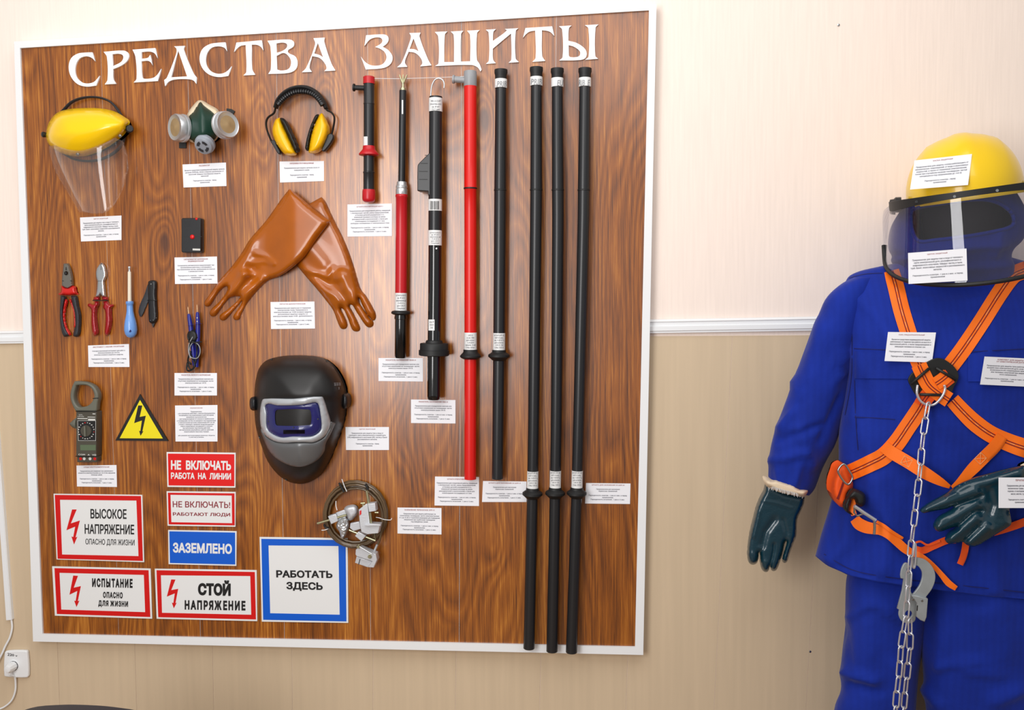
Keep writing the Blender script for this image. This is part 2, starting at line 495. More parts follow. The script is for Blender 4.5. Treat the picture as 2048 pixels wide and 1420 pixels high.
def poly_dist(P, loops):
    """distance of points to outline, and inside test"""
    P = np.asarray(P, float); dmin = np.full(len(P), 1e9); ins = np.zeros(len(P), bool)
    for lp in loops:
        A = np.array([p[:2] for p in lp], float); B = np.roll(A, -1, 0)
        for a, b in zip(A, B):
            ab = b - a; t = np.clip(((P - a) @ ab) / (ab @ ab + 1e-12), 0, 1)
            dmin = np.minimum(dmin, np.hypot(*(P - a - t[:, None] * ab).T))
            c = ((a[1] > P[:, 1]) != (b[1] > P[:, 1]))
            with np.errstate(divide='ignore', invalid='ignore'):
                xi = (b[0] - a[0]) * (P[:, 1] - a[1]) / (b[1] - a[1] + 1e-12) + a[0]
            ins ^= c & (P[:, 0] < xi)
    return dmin, ins
def resample(lp, step):
    out = []
    for i in range(len(lp)):
        a = np.array(lp[i][:2], float); b = np.array(lp[(i + 1) % len(lp)][:2], float)
        n = max(1, int(round(np.linalg.norm(b - a) / step)))
        for k in range(n): out.append(a + (b - a) * k / n)
    res = []
    for p in out:
        if not res or np.linalg.norm(p - res[-1]) > step * 0.35: res.append(p)
    if np.linalg.norm(res[0] - res[-1]) < step * 0.35: res.pop()
    return res
def puffg(loops, front, back, step=4.0, its=3):
    """swollen piece with pixel outlines. front(d, x, y) / back(d, x, y): depths, d pixels from the outline"""
    LP = [resample(lp, step) for lp in loops]
    V = []; E = []
    for lp in LP:
        o = len(V); V += lp; E += [(o + i, o + (i + 1) % len(lp)) for i in range(len(lp))]
    nb = len(V)
    A = np.array(V); lo, hi = A.min(0), A.max(0)
    G = []
    row = 0; y = lo[1]
    while y < hi[1]:
        x = lo[0] + (step / 2 if row % 2 else 0)
        while x < hi[0]: G.append((x, y)); x += step
        y += step * 0.866; row += 1
    if G:
        d, ins = poly_dist(G, LP)
        V += [np.array(g) for g, dd, ii in zip(G, d, ins) if ii and dd > step * 0.45]
    co, ed, fc = delaunay_2d_cdt([Vector(p) for p in V], E, [], 0, 1e-5)[:3]
    co = np.array([(c.x, c.y) for c in co])
    cen = np.array([co[list(f)].mean(0) for f in fc])
    _, ins = poly_dist(cen, LP)
    F = [tuple(f) for f, i in zip(fc, ins) if i]
    d, _ = poly_dist(co, LP)
    bnd = d < 1e-3
    H = np.array([front(dd, x, y) for dd, (x, y) in zip(d, co)])
    B = np.array([back(dd, x, y) for dd, (x, y) in zip(d, co)])
    es = set()
    for f in F:
        for k in range(3): es.add((min(f[k], f[(k + 1) % 3]), max(f[k], f[(k + 1) % 3])))
    es = np.array(list(es))
    for _ in range(its):
        for arr in (H, B):
            s = np.zeros(len(arr)); c = np.zeros(len(arr))
            np.add.at(s, es[:, 0], arr[es[:, 1]]); np.add.at(s, es[:, 1], arr[es[:, 0]])
            np.add.at(c, es[:, 0], 1); np.add.at(c, es[:, 1], 1)
            av = s / np.maximum(c, 1)
            arr[~bnd] = 0.5 * arr[~bnd] + 0.5 * av[~bnd]
    n = len(co)
    vf = [bd(x, y, h) for (x, y), h in zip(co, H)]
    vb = [Vector((p.x, -b, p.z)) for p, b in zip(vf, B)]
    cnt = {}
    for f in F:
        for k in range(3):
            e = (f[k], f[(k + 1) % 3]); cnt[e] = cnt.get(e, 0) + 1
    FF = list(F) + [tuple(i + n for i in f[::-1]) for f in F]
    for (a, b) in cnt:
        if (b, a) not in cnt: FF.append((b, a, a + n, b + n))
    return vf + vb, FF
def puff(name, loops, front, back, m, parent=None, step=4.0, its=3, smooth=60, label=None):
    if isinstance(loops[0][0], (int, float)): loops = [loops]
    fr = front if callable(front) else (lambda d, x, y: front)
    bk = back if callable(back) else (lambda d, x, y: back)
    v, f = puffg(loops, fr, bk, step, its)
    return mk(name, v, f, m, parent, smooth, label)
def pill(base, T, R):                 # rounded profile: T high at R pixels from the edge
    return lambda d, x, y: base + T * math.sqrt(max(0.0, 1 - (1 - min(d / R, 1)) ** 2))
def card_text(title, body):
    return title, body
# ------------------------------------------------------------------ setting: wall, floor, chair rail
WY = 0.030
wall = bpy.data.objects.new('wall_back', None); _link(wall, (1.2, WY, 0), None); wall['kind'] = 'structure'
v, f = boxg((-2.6, WY + 0.0013, 0), (4.6, WY + 0.12, 3.1)); mk('plaster', v, f, 'upper', wall)
def seam(k):                          # slightly leaning joints read off the photograph
    a, b = at(1456, 850, WY), at(1428, 1420, WY); c, d_ = at(1643, 850, WY), at(1611.5, 1420, WY)
    l0, l1 = at(1, 700, WY), at(27, 1240, WY)
    xa = a.x + k * (c.x - a.x); xb = b.x + k * (d_.x - b.x)
    sl = (xa - xb) / (a.z - b.z)
    return lambda z: xa + sl * (z - a.z) * (1.0 if k >= 0 else max(0.15, 1 + k * 0.12))
for k in range(-16, 12):
    s0, s1 = seam(k), seam(k + 1)
    g = 0.0005
    pts = [(s0(0.01) + g, WY, 0.01), (s1(0.01) - g, WY, 0.01), (s1(1.435) - g, WY, 1.435), (s0(1.435) + g, WY, 1.435)]
    v, f = prismg(pts, (0, 0.0012, 0)); mk('panel', v, f, 'lower', wall)
fl = mk('floor', *boxg((-2.6, -6, -0.05), (4.6, WY, 0)), mat('floor_lino', (150, 118, 86), 0.5, var=0.1))
fl['kind'] = 'structure'
# chair rail
A0, A1 = at(0, 687, WY), at(1615, 661, WY)
dv = (A1 - A0).normalized()
prof = [(0, 0), (0.009, 0), (0.009, 0.004), (0.012, 0.006), (0.012, 0.017), (0.008, 0.020), (0.008, 0.027), (0.011, 0.030), (0.005, 0.035), (0.0, 0.036)]
ends = []
for s in (-2.3, 4.3):
    q = A0 + dv * (s - A0.x)
    ends.append([Vector((q.x, WY - 0.0001 - p, q.z + h)) for p, h in prof])
n = len(prof)
tr = mk('trim_1', ends[0] + ends[1], [tuple(range(n)), tuple(range(n, 2 * n))[::-1]] + [(i, n + i, n + (i + 1) % n, (i + 1) % n) for i in range(n)], 'white')
tr['kind'] = 'structure'

# ------------------------------------------------------------------ display board
board = thing('display_board', bd(660, 1310, 0), 'big wood-look display board with white frame carrying all the protective equipment', 'display board')
TLi, TRi, BRi, BLi = (40, 96), (1298, 20.5), (1270, 1294), (85, 1268)
q3 = [bd(*p, 0) for p in (TLi, TRi, BRi, BLi)]
us = [0.0]
for xx, yy in ((201, 86), (374, 76), (552, 65), (735, 54), (923, 43), (1113, 32)):
    w = bd(xx, yy, 0); us.append((w.x - q3[0].x) / (q3[1].x - q3[0].x))
us.append(1.0)
for i in range(7):
    g = 0.0006 / 1.7
    a, b = us[i] + (g if i else -0.01), us[i + 1] - (g if i < 6 else -0.01)
    pts = [q3[3].lerp(q3[2], a), q3[3].lerp(q3[2], b), q3[0].lerp(q3[1], b), q3[0].lerp(q3[1], a)]
    pts = [Vector((p.x, 0, p.z + (0.012 if j > 1 else -0.012))) for j, p in enumerate(pts)]
    v, f = prismg(pts, (0, 0.0014, 0)); mk('panel', v, f, 'wood', board)
pts = [(p.x, 0.0015, p.z) for p in (q3[3], q3[2], q3[1], q3[0])]
mk('backing_sheet', *prismg(pts, (0, 0.028, 0)), 'white', board)
TLo, TRo, BRo, BLo = (28, 83), (1313, 8), (1286.5, 1310), (66, 1283)
FD = 0.006
for (a, b, c, d_) in ((TLo, TRo, TRi, TLi), (TRo, BRo, BRi, TRi), (BLo, BRo, BRi, BLi), (TLo, BLo, BLi, TLi)):
    vq = [bd(*p, FD) for p in (a, b, c, d_)]
    mid = [vq[0], vq[1], vq[2], vq[3]]
    back = [Vector((p.x, WY - 0.0005, p.z)) for p in vq[:2]] + [Vector((p.x, 0.0003 - 0.0006, p.z)) for p in vq[2:]]
    F = [(0, 1, 2, 3), (7, 6, 5, 4), (0, 4, 5, 1), (1, 5, 6, 2), (2, 6, 7, 3), (3, 7, 4, 0)]
    mk('frame_rail', mid + back, F, 'white', board)

# ------------------------------------------------------------------ title letters
ZA = lambda p: zm(120, 70, 6.827, p); ZB = lambda p: zm(390, 50, 6.827, p)
ZC = lambda p: zm(710, 40, 7.877, p); ZD = lambda p: zm(950, 30, 7.877, p)
LET = [
 ('С', 'first letter С of the title, left end of the top row', [ZA([(440,236),(482,360),(430,310,1),(350,290,1),(262,325,1),(210,430,1),(220,560,1),(290,640,1),(370,662,1),(455,645,1),(505,600,1),(540,555),(495,690),(360,704,1),(240,670,1),(150,570,1),(118,440,1),(150,320,1),(240,255,1),(340,240,1)])]),
 ('Р', 'letter Р of the title, second in the first word', [ZA([(596,230),(860,212,1),(925,240,1),(940,300,1),(900,370,1),(820,425,1),(725,465),(728,600,1),(765,665),(610,675),(648,610,1),(640,300,1)]), ZA([(716,262),(800,255,1),(855,275,1),(862,320,1),(830,370,1),(722,425)])]),
 ('Е', 'letter Е of the title, between Р and Д', [ZA([(990,200),(1300,178),(1335,320),(1290,250,1),(1220,225,1),(1115,232),(1112,325),(1200,310,1),(1230,270),(1265,415),(1240,375,1),(1200,352,1),(1112,358),(1125,580,1),(1165,598,1),(1270,585,1),(1330,540,1),(1380,460),(1335,628),(1005,648),(1045,595,1),(1030,300,1)])]),
 ('Д', 'letter Д of the title with a triangular opening', [ZA([(1558,155),(1705,148),(1690,200,1),(1820,520,1),(1865,580),(1862,668),(1820,620,1),(1740,602,1),(1560,608,1),(1480,640,1),(1435,700),(1422,615),(1460,580,1),(1585,260,1),(1590,190,1)]), ZA([(1615,215),(1735,565),(1515,578)])]),
 ('С', 'second letter С of the title, between Д and Т', [ZB([(415,236),(440,362),(400,310,1),(310,290,1),(220,315,1),(160,400,1),(150,520,1),(200,615,1),(290,662,1),(380,660,1),(450,620,1),(500,562),(455,695),(320,710,1),(190,675,1),(95,580,1),(62,450,1),(100,330,1),(200,262,1),(320,242,1)])]),
 ('Т', 'letter Т of the first title word, before В', [ZB([(565,240),(910,208),(935,350),(900,300,1),(850,272,1),(775,268),(780,600,1),(822,680),(660,688),(700,640,1),(692,272),(620,285,1),(570,325,1),(533,370)])]),
 ('В', 'letter В of the title with two bowls', [ZB([(990,215),(1280,198,1),(1345,225,1),(1345,290,1),(1265,362,1),(1370,430,1),(1400,520,1),(1370,610,1),(1270,655,1),(1000,668),(1035,600,1),(1030,300,1)]), ZB([(1112,250),(1200,240,1),(1255,262,1),(1250,310,1),(1190,355,1),(1115,380)]), ZB([(1115,420),(1215,382,1),(1295,450,1),(1310,530,1),(1275,600,1),(1180,622,1),(1120,608)])]),
 ('А', 'last letter А of the first title word', [ZB([(1618,180),(1770,172),(1765,230,1),(1860,520,1),(1918,622),(1765,630),(1795,590,1),(1770,520,1),(1700,450,1),(1600,425),(1562,580,1),(1595,640),(1458,645),(1520,580,1),(1640,260,1)]), ZB([(1677,245),(1748,440),(1700,410,1),(1625,388)])]),
 ('З', 'first letter З of the second title word', [ZC([(175,240),(440,226,1),(510,250,1),(528,310,1),(500,370,1),(435,420),(530,480,1),(590,580,1),(560,690,1),(450,755,1),(170,780),(92,575),(150,650,1),(230,705,1),(340,720,1),(440,690,1),(495,600,1),(470,510,1),(400,455,1),(318,425),(410,370,1),(432,320,1),(400,280,1),(320,275,1),(230,310,1),(148,410)])]),
 ('А', 'letter А of the second title word, after З', [ZC([(855,205),(1032,200),(1015,260,1),(1150,620,1),(1205,715),(1025,730),(1060,680,1),(1035,600,1),(950,520,1),(845,500),(785,660,1),(825,738),(662,745),(735,670,1),(870,320,1),(880,250,1)]), ZC([(922,290),(1000,492),(940,462,1),(858,455)])]),
 ('Щ', 'letter Щ of the title with a curled tail', [ZC([(1258,188),(1455,180),(1415,230,1),(1405,662),(1560,662),(1555,240,1),(1508,182),(1705,170),(1670,225,1),(1665,655),(1815,650),(1812,240,1),(1765,168),(1962,158),(1922,210,1),(1920,620,1),(1960,690,1),(1995,780),(1978,812),(1930,745,1),(1830,708,1),(1262,724),(1315,680,1),(1310,260,1)])]),
 ('И', 'letter И of the title with a slanting bar', [ZD([(170,232),(330,222),(290,265,1),(280,410),(500,245,1),(470,220),(685,208),(642,250,1),(640,680,1),(692,742),(530,752),(572,700,1),(568,290),(280,530),(285,700,1),(328,760),(172,770),(218,715,1),(215,280,1)])]),
 ('Т', 'letter Т of the second title word, before Ы', [ZD([(795,205),(1215,178),(1250,330),(1190,270,1),(1130,248,1),(1055,240),(1058,640,1),(1108,725),(903,738),(955,670,1),(948,245),(860,262,1),(805,300,1),(755,360)])]),
 ('Ы', 'last letter Ы of the title, two strokes at the right end', [ZD([(1322,178),(1522,165),(1480,210,1),(1470,405),(1600,440,1),(1720,520,1),(1760,600,1),(1735,680,1),(1640,710,1),(1325,716),(1380,660,1),(1372,230,1)]), ZD([(1475,475),(1560,500,1),(1650,570,1),(1650,635,1),(1600,662,1),(1500,662,1),(1478,640)])]),
]
for ch, lab, loops in LET:
    lp = [hm(l, 5) for l in loops]
    if ch == 'Ы':
        o = thing('letter', bd(1165, 85, 0), 'white cut-out ' + lab, 'letter', 'white title letters along the top of the board')
        plate('stroke', lp, 0.0002, 0.005, 'foam', o)
        l2 = hm(ZD([(1732,160),(1945,148),(1900,200,1),(1895,640,1),(1940,690),(1735,705),(1790,650,1),(1785,210,1)]), 5)
        plate('stroke', [l2], 0.0002, 0.005, 'foam', o)
    else:
        o = plate('letter', lp, 0.0002, 0.005, 'foam')
        tag(o, 'white cut-out ' + lab, 'letter', 'white title letters along the top of the board')

# ------------------------------------------------------------------ signs
def sign(label, quad, fill, layers, texts, group='safety signs at the lower left of the board'):
    c = bil(quad, 0.5, 1.0)
    o = thing('safety_sign', bd(c[0], c[1], 0), label, 'sign', group)
    plate('sign_plate', [quad], 0.0003, 0.0032, fill, o, bevel=0.0004)
    for nm, loops, m in layers:
        plate(nm, loops, 0.0031, 0.0036, m, o)
    for nm, s, q, m, kw in texts:
        text('lettering', s, q, 0.0040, m, o, **kw)
    return o
Q = lambda *p: list(p)
def bolt(s, ox, oy, k):
    z = [(785,940),(808,940),(793,1005),(828,998),(808,1088),(815,1085),(798,1112),(790,1083),(797,1086),(806,1025),(762,1040)]
    return zm(0, 480, 2.84, z)
# high voltage
q = Q((107,987.5),(284,990),(288.5,1124.5),(113,1119))
zz = lambda p: zm(0, 960, 3.087, p)
sign('large red-bordered sign reading ВЫСОКОЕ НАПРЯЖЕНИЕ beside a red bolt', q, 'signwhite',
     [('border', [zz([(338,92),(870,99),(882,500),(356,486)]), zz([(370,122),(842,127),(855,470),(383,460)])], 'signred'),
      ('bolt_mark', [zz([(445,182),(473,182),(437,268),(493,250),(466,355),(477,350),(457,398),(441,349),(452,352),(464,288),(410,310)])], 'signred')],
     [('t', 'ВЫСОКОЕ', zz([(558,178),(781,180),(781,241),(559,238)]), 'black_ink', dict(bold=0.020)),
      ('t', 'НАПРЯЖЕНИЕ', zz([(522,272),(828,276),(828,336),(523,332)]), 'black_ink', dict(bold=0.020)),
      ('t', 'ОПАСНО ДЛЯ ЖИЗНИ', zz([(527,362),(830,368),(830,412),(528,404)]), 'black_ink', dict(bold=0.006))])
q = Q((104,1132.6),(300.6,1137.5),(304.5,1237.6),(109.5,1231.5))
sign('red-bordered sign reading ИСПЫТАНИЕ in the lower left corner', q, 'signwhite',
     [('border', [zz([(336,544),(917,557),(928,846),(351,827)]), zz([(367,573),(888,586),(896,816),(378,800)])], 'signred'),
      ('bolt_mark', [zz([(452,590),(481,592),(455,665),(499,655),(480,748),(490,745),(472,784),(458,745),(467,747),(477,685),(429,708)])], 'signred')],
     [('t', 'ИСПЫТАНИЕ', zz([(568,606),(818,610),(818,667),(569,661)]), 'black_ink', dict(bold=0.055, space=1.25)),
      ('t', 'ОПАСНО', zz([(636,690),(757,693),(757,732),(636,728)]), 'black_ink', dict(bold=0.05, space=1.2)),
      ('t', 'ДЛЯ ЖИЗНИ', zz([(607,742),(790,748),(790,790),(607,784)]), 'black_ink', dict(bold=0.05, space=1.2))])
q = Q((309.4,1137.5),(512.8,1140.5),(514.7,1242.5),(313,1237.6))
sign('red-bordered sign reading СТОЙ НАПРЯЖЕНИЕ left of the square blue sign', q, 'signwhite',
     [('border', [zz([(966,557),(1573,568),(1580,861),(977,847)]), zz([(993,588),(1545,593),(1551,832),(1000,820)])], 'signred'),
      ('bolt_mark', [zz([(1057,614),(1083,615),(1057,680),(1100,672),(1083,760),(1091,757),(1073,792),(1061,757),(1070,760),(1079,700),(1030,720)])], 'signred')],
     [('t', 'СТОЙ', zz([(1222,618),(1424,620),(1424,717),(1222,712)]), 'black_ink', dict(bold=0.062)),
      ('t', 'НАПРЯЖЕНИЕ', zz([(1140,742),(1515,746),(1515,806),(1140,800)]), 'black_ink', dict(bold=0.055, space=1.25))])
q = Q((519,1074),(695,1076.5),(696.7,1246),(523.4,1243.4))
z6 = lambda p: zm(460, 680, 2.366, p)
sign('square blue-bordered sign reading РАБОТАТЬ ЗДЕСЬ', q, 'signwhite',
     [('border', [z6([(148,941),(547,947),(551,1332),(157,1324)]), z6([(182,972),(513,975),(519,1300),(190,1293)])], 'signblue')],
     [('t', 'РАБОТАТЬ', z6([(218,1089),(484,1092),(485,1127),(219,1124)]), 'black_ink', dict(bold=0.04)),
      ('t', 'ЗДЕСЬ', z6([(266,1144),(438,1147),(439,1190),(267,1186)]), 'black_ink', dict(bold=0.04))])
z7 = lambda p: zm(320, 890, 3.836, p)
q = Q((333,904),(471,905.6),(471,975.5),(334.6,974))
sign('solid red sign reading НЕ ВКЛЮЧАТЬ РАБОТА НА ЛИНИИ in white', q, 'signwhite',
     [('red_field', [z7([(60,66),(570,71),(570,316),(66,310)])], 'signred2')],
     [('t', 'НЕ  ВКЛЮЧАТЬ', z7([(84,116),(545,122),(545,194),(84,190)]), 'signwhite', dict(bold=0.045)),
      ('t', 'РАБОТА  НА  ЛИНИИ', z7([(84,210),(545,216),(545,266),(84,260)]), 'signwhite', dict(bold=0.04))])
q = Q((333,982.5),(471,984),(471,1053.7),(335,1051.6))
sign('white sign with thin red border reading НЕ ВКЛЮЧАТЬ! РАБОТАЮТ ЛЮДИ', q, 'signwhite',
     [('border', [z7([(60,366),(571,371),(573,617),(67,609)]), z7([(80,382),(550,388),(553,600),(87,592)])], 'signred')],
     [('t', 'НЕ ВКЛЮЧАТЬ!', z7([(97,430),(538,435),(538,484),(98,478)]), 'wine', dict(bold=0.012)),
      ('t', 'РАБОТАЮТ ЛЮДИ', z7([(98,516),(537,522),(538,552),(99,547)]), 'wine', dict(bold=0.020))])
q = Q((336,1060),(472.8,1062.6),(472.8,1132),(337,1128.5))
sign('small solid blue sign reading ЗАЗЕМЛЕНО above the СТОЙ sign', q, 'signwhite',
     [('blue_field', [z7([(71,662),(576,672),(577,917),(76,905)])], 'signblue')],
     [('t', 'ЗАЗЕМЛЕНО', z7([(98,748),(552,758),(552,837),(99,826)]), 'signwhite', dict(bold=0.045))])
q = Q((280,788),(336.6,882),(230.6,881))
o = thing('warning_triangle', bd(283, 882, 0), 'yellow triangular warning sign with black border and black bolt', 'sign', 'safety signs at the lower left of the board')
plate('sign_plate', [q], 0.0003, 0.0032, 'black_ink', o)
plate('yellow_field', [[(280,800),(325.7,877),(239.4,876.5)]], 0.0031, 0.0036, 'signyellow', o)
plate('bolt_mark', [bolt(1, 0, 0, 0)], 0.0035, 0.0040, 'black_ink', o)

# ------------------------------------------------------------------ printed cards
B1 = 'Предназначен для защиты глаз и лица от теплового\nсвета электрической дуги, ультрафиолетового и\nинфракрасного излучения, твёрдых частиц и пыли,\nтурб. брызг, агрессивных жидкостей и расплавленного\nметалла.'
P6 = 'Периодичность осмотра - 1 раз в 6 мес. и перед\nприменением'
P6b = P6 + '\nПериодичность испытания - 1 раз в 12 мес.'
CARDS = [
 ('face shield', [(160,435),(243,431),(243,480),(162,483)], 'ЩИТОК ЗАЩИТНЫЙ', B1, P6, 'white card under the yellow face shield'),
 ('respirator', [(365,329),(452,325),(453,372),(367,375)], 'РЕСПИРАТОР', 'Является средством индивидуальной защиты органов\nдыхания (СИЗОД), лёгких и верхних дыхательных от\nаэрозолей, вредных газообразных веществ.\nаэрозолей', 'Периодичность осмотра - перед\nприменением', 'white card under the green respirator'),
 ('earmuffs', [(559,323),(648,322),(648,362),(560,365)], 'НАУШНИКИ ПРОТИВОШУМНЫЕ', 'Предназначены для защиты органов слуха от\nповышенного шума.', 'Периодичность осмотра - перед\nприменением', 'white card under the yellow earmuffs'),
 ('detector', [(349,515),(434,513),(435,567),(350,568)], 'СИГНАЛИЗАТОР НАПРЯЖЕНИЯ\nИНДИВИДУАЛЬНЫЙ', 'Сигнализатор автоматически предупреждает при\nпроникновении работника к находящимся\nпод напряжением частям, приближение на опасное\nк шинам расстояние.', P6b, 'white card directly below the small black detector'),
 ('tools', [(176,691),(258,688),(259,734),(177,734)], 'ИНСТРУМЕНТ С ИЗОЛИР. РУКОЯТКАМИ', 'Слесарно-монтажный инструмент для работ в\nэлектроустановках до 1000 В в\nкачестве основного защитного средства.', P6b, 'white card under the pliers and cutters'),
 ('gloves', [(541,604),(629,603),(630,657),(542,658)], 'ПЕРЧАТКИ ДИЭЛЕКТРИЧЕСКИЕ', 'Предназначены для защиты рук от поражения\nэлектрическим током. Применяются в\nэлектроустановках до 1000В основное средство\nдополнительно защитных средств, а в\nэлектроустановках выше 1000В - дополнительного', P6b, 'white card between the two orange rubber gloves'),
 ('short rod', [(695,409),(784,407),(784,472),(695,473)], 'ШТАНГА ИЗОЛИРУЮЩАЯ ШОУ-1', 'Предназначена для оперативной работы, измерений\nс изолирующих частей, смены предохранителей,\nустановки деталей разрядников и т.п.,\nизменений проверки изоляции на шинах\nразъединителей и выключателей, а также для\nосвобождения пострадавшего от тока\nсвободных изоляционных от электрического тока', P6b, 'white card under the short black and red rod'),
 ('test leads', [(349,746),(434,746),(434,791),(349,791)], 'УКАЗАТЕЛЬ НИЗКОГО НАПРЯЖЕНИЯ', 'Предназначены для определения наличия или\nотсутствия напряжения на токоведущих частях\nэлектроустановок до 1000 В.', P6b, 'white card under the blue test probes'),
 ('long notice', [(350,811),(435,810),(435,883),(351,883)], '(примечание)', 'Предназначены:\n- для ограждения действий с электрооборудованием,\nнаходящимся под напряжением в рабочее время;\nзаземления, высоковольтное\n- для предупреждения об опасности приближения\nк токоведущим частям находящимся под напряжением\nи электрическим высоким напряжением ВРУ 220 кВ\nи выше и запрещать применяя предупреждающих\nзнаков нормативные находящиеся в опасном\nпри выполнении персоналом действий,\nпри выполнении разрешённых рабочих действий;\nпредписывания персоналу порядка', 'для указания местонахождения различных объектов\nи участков установки.', 'tall white card with dense text above the red sign'),
 ('meter', [(153,931),(233,930),(234,974),(154,973)], 'КЛЕЩИ ЭЛЕКТРОИЗМЕРИТЕЛЬНЫЕ', 'Предназначены для измерения тока напряжения и\nмощности в электроустановках до 1000 В без нарушения\nпитающих цепей.', P6b, 'white card under the clamp meter'),
 ('mask', [(691,854),(778,854),(778,900),(692,900)], 'ЩИТОК СВАРОЧНЫЙ', 'Предназначен для защиты глаз и лица от\nслепящего света электрической и газовой дуги,\n(УФ) инфракрасного излучения (ИК) частиц и брызг\nрасплавленного металла.', 'Периодичность осмотра - перед\nприменением', 'white card right of the welding mask'),
 ('red pointer', [(757,716),(846,716),(846,763),(757,762)], 'УКАЗАТЕЛЬ НАПРЯЖЕНИЯ УВНИ-10', 'Предназначены для определения наличия или\nотсутствия напряжения на токоведущих частях\nэлектроустановок выше 1000 В.', P6b, 'white card at the foot of the red and black pointer rod'),
 ('hooked pointer', [(822,799),(911,800),(911,847),(822,846)], 'УКАЗАТЕЛЬ НАПРЯЖЕНИЯ УВН-10', 'Предназначены для определения наличия или\nотсутствия напряжения на токоведущих частях\nэлектроустановок выше 1000 В.', P6b, 'white card at the foot of the hooked black detector'),
 ('red rod', [(870,953),(958,954),(958,1012),(869,1011)], 'ШТАНГА ОПЕРАТИВНАЯ', 'Предназначена для оперативной работы, измерений\nс изолирующих частей, смены предохранителей,\nустановки деталей разрядников и т.п.,\nизменений проверки изоляции на шинах\nразъединителей и выключателей, а также для\nосвобождения пострадавшего от тока', P6b, 'white card under the end of the long red rod'),
 ('black rod', [(966,962),(1053,963),(1053,1004),(964,1004)], 'ШТАНГА ДЛЯ НАЛОЖЕНИЯ ЗЗ ШЗП-15', 'Предназначена для наложения\nпереносных заземлений.', P6b, 'white card left of the three long black rods'),
 ('right rods', [(1172,966),(1261,967),(1260,1008),(1170,1007)], 'ШТАНГА ДЛЯ НАЛОЖЕНИЯ ЗЗ ШЗП-35', 'Предназначена для наложения\nпереносных заземлений.', P6b, 'white card right of the three long black rods'),
 ('grounding set', [(795,1015),(883,1016),(883,1069),(795,1067)], 'ЗАЗЕМЛЕНИЕ ПЕРЕНОСНОЕ ЗПП-15', 'Предназначено для защиты работающих на\nотключенных токоведущих частях электроустановок\nот 2 до 35 кВ от поражения разрядами для подведения\nнапряжения при ошибочном токоведения\nпод наведённых линий.', P6b, 'white card right of the coiled grounding cable'),
]
def make_card(place, loc, quad, title, body, foot, label, group, thick=None):
    o = thing('printed_card', loc, label, 'card', group)
    def sub(u0, v0, u1, v1): return [bil(quad, u0, v0), bil(quad, u1, v0), bil(quad, u1, v1), bil(quad, u0, v1)]
    v = []
    for off in (0.0012, 0.0003):
        for p in quad: v.append(place(p[0], p[1], off))
    mk('sheet', v, [(0, 1, 2, 3), (7, 6, 5, 4), (0, 4, 5, 1), (1, 5, 6, 2), (2, 6, 7, 3), (3, 7, 4, 0)], 'paper', o)
    nb = body.count('\n') + 1; nf = foot.count('\n') + 1; nt = title.count('\n') + 1
    tot = nt + nb + nf + 2.6; h = 0.90 / tot
    y = 0.06
    pl = lambda x, y: place(x, y, 0.0015)
    def put(s, y0, n, wmax, m):
        w = min(0.92, max(len(l) for l in s.split('\n')) * wmax)
        me = text_mesh(s, sub(0.5 - w / 2, y0, 0.5 + w / 2, y0 + n * h - 0.35 * h), pl, bold=0.02, res=1, line=1.2)
        fin('printed_text', me, m, o)
    put(title, y, nt, 0.0245, 'inkred'); y += (nt + 0.9) * h
    put(body, y, nb, 0.0195, 'ink'); y += (nb + 0.9) * h
    put(foot, y, nf, 0.0185, 'ink')
    return o
for nm, q, t, b, p, lab in CARDS:
    c = bil(q, 0.5, 1)
    make_card(lambda x, y, off: bd(x, y, off), bd(c[0], c[1], 0), q, t, b, p, lab, 'printed cards on the board')
# ------------------------------------------------------------------ rods on the board
class Rod:
    def __init__(s, name, label, axis, depth, cat='rod', group=None):
        s.ax = axis; s.d = depth
        xb, yb = axis[-1]
        s.o = thing(name, bd(xb, yb, depth), label, cat, group)
    def x(s, y):
        a = s.ax
        for i in range(len(a) - 1):
            if y <= a[i + 1][1] or i == len(a) - 2:
                t = (y - a[i][1]) / (a[i + 1][1] - a[i][1]); return a[i][0] + t * (a[i + 1][0] - a[i][0])
    def seg(s, name, prof, m, label=None, parent=None):
        pr = []
        for i, (y, r) in enumerate(prof):
            pr.append((s.x(y), y, r))
            if i + 1 < len(prof) and prof[i + 1][0] - y > 60:
                k = int((prof[i + 1][0] - y) / 50)
                for j in range(1, k): 
                    t = j / k; yy = y + t * (prof[i + 1][0] - y); pr.append((s.x(yy), yy, r + t * (prof[i + 1][1] - r)))
        v, f = rodg(pr, s.d); return mk(name, v, f, m, parent or s.o, 40, label)
    def surf(s, r, off=0.0006):
        def g(x, y):
            A = bd(s.x(y), y, s.d); R = r * ((A - CAM).dot(RM.col[1])) / FPX + off
            D = at(x, y, 0) - CAM; ox, oy = CAM.x - A.x, CAM.y - A.y
            a = D.x * D.x + D.y * D.y; b = ox * D.x + oy * D.y; c = ox * ox + oy * oy - R * R
            return CAM + D * ((-b - math.sqrt(max(0.0, b * b - a * c))) / a)
        return g
    def words(s, txt, r, q, m='ink', parent=None, **k):
        me = text_mesh(txt, q, s.surf(r), **k); return fin('printed_text', me, m, parent or s.o)
LBL = 'ШТАНГА ИЗОЛ.\nзав. № 10215\nнапряжение до\n10 кВ 50 Гц\nдата 12.05.14\nСледующее'

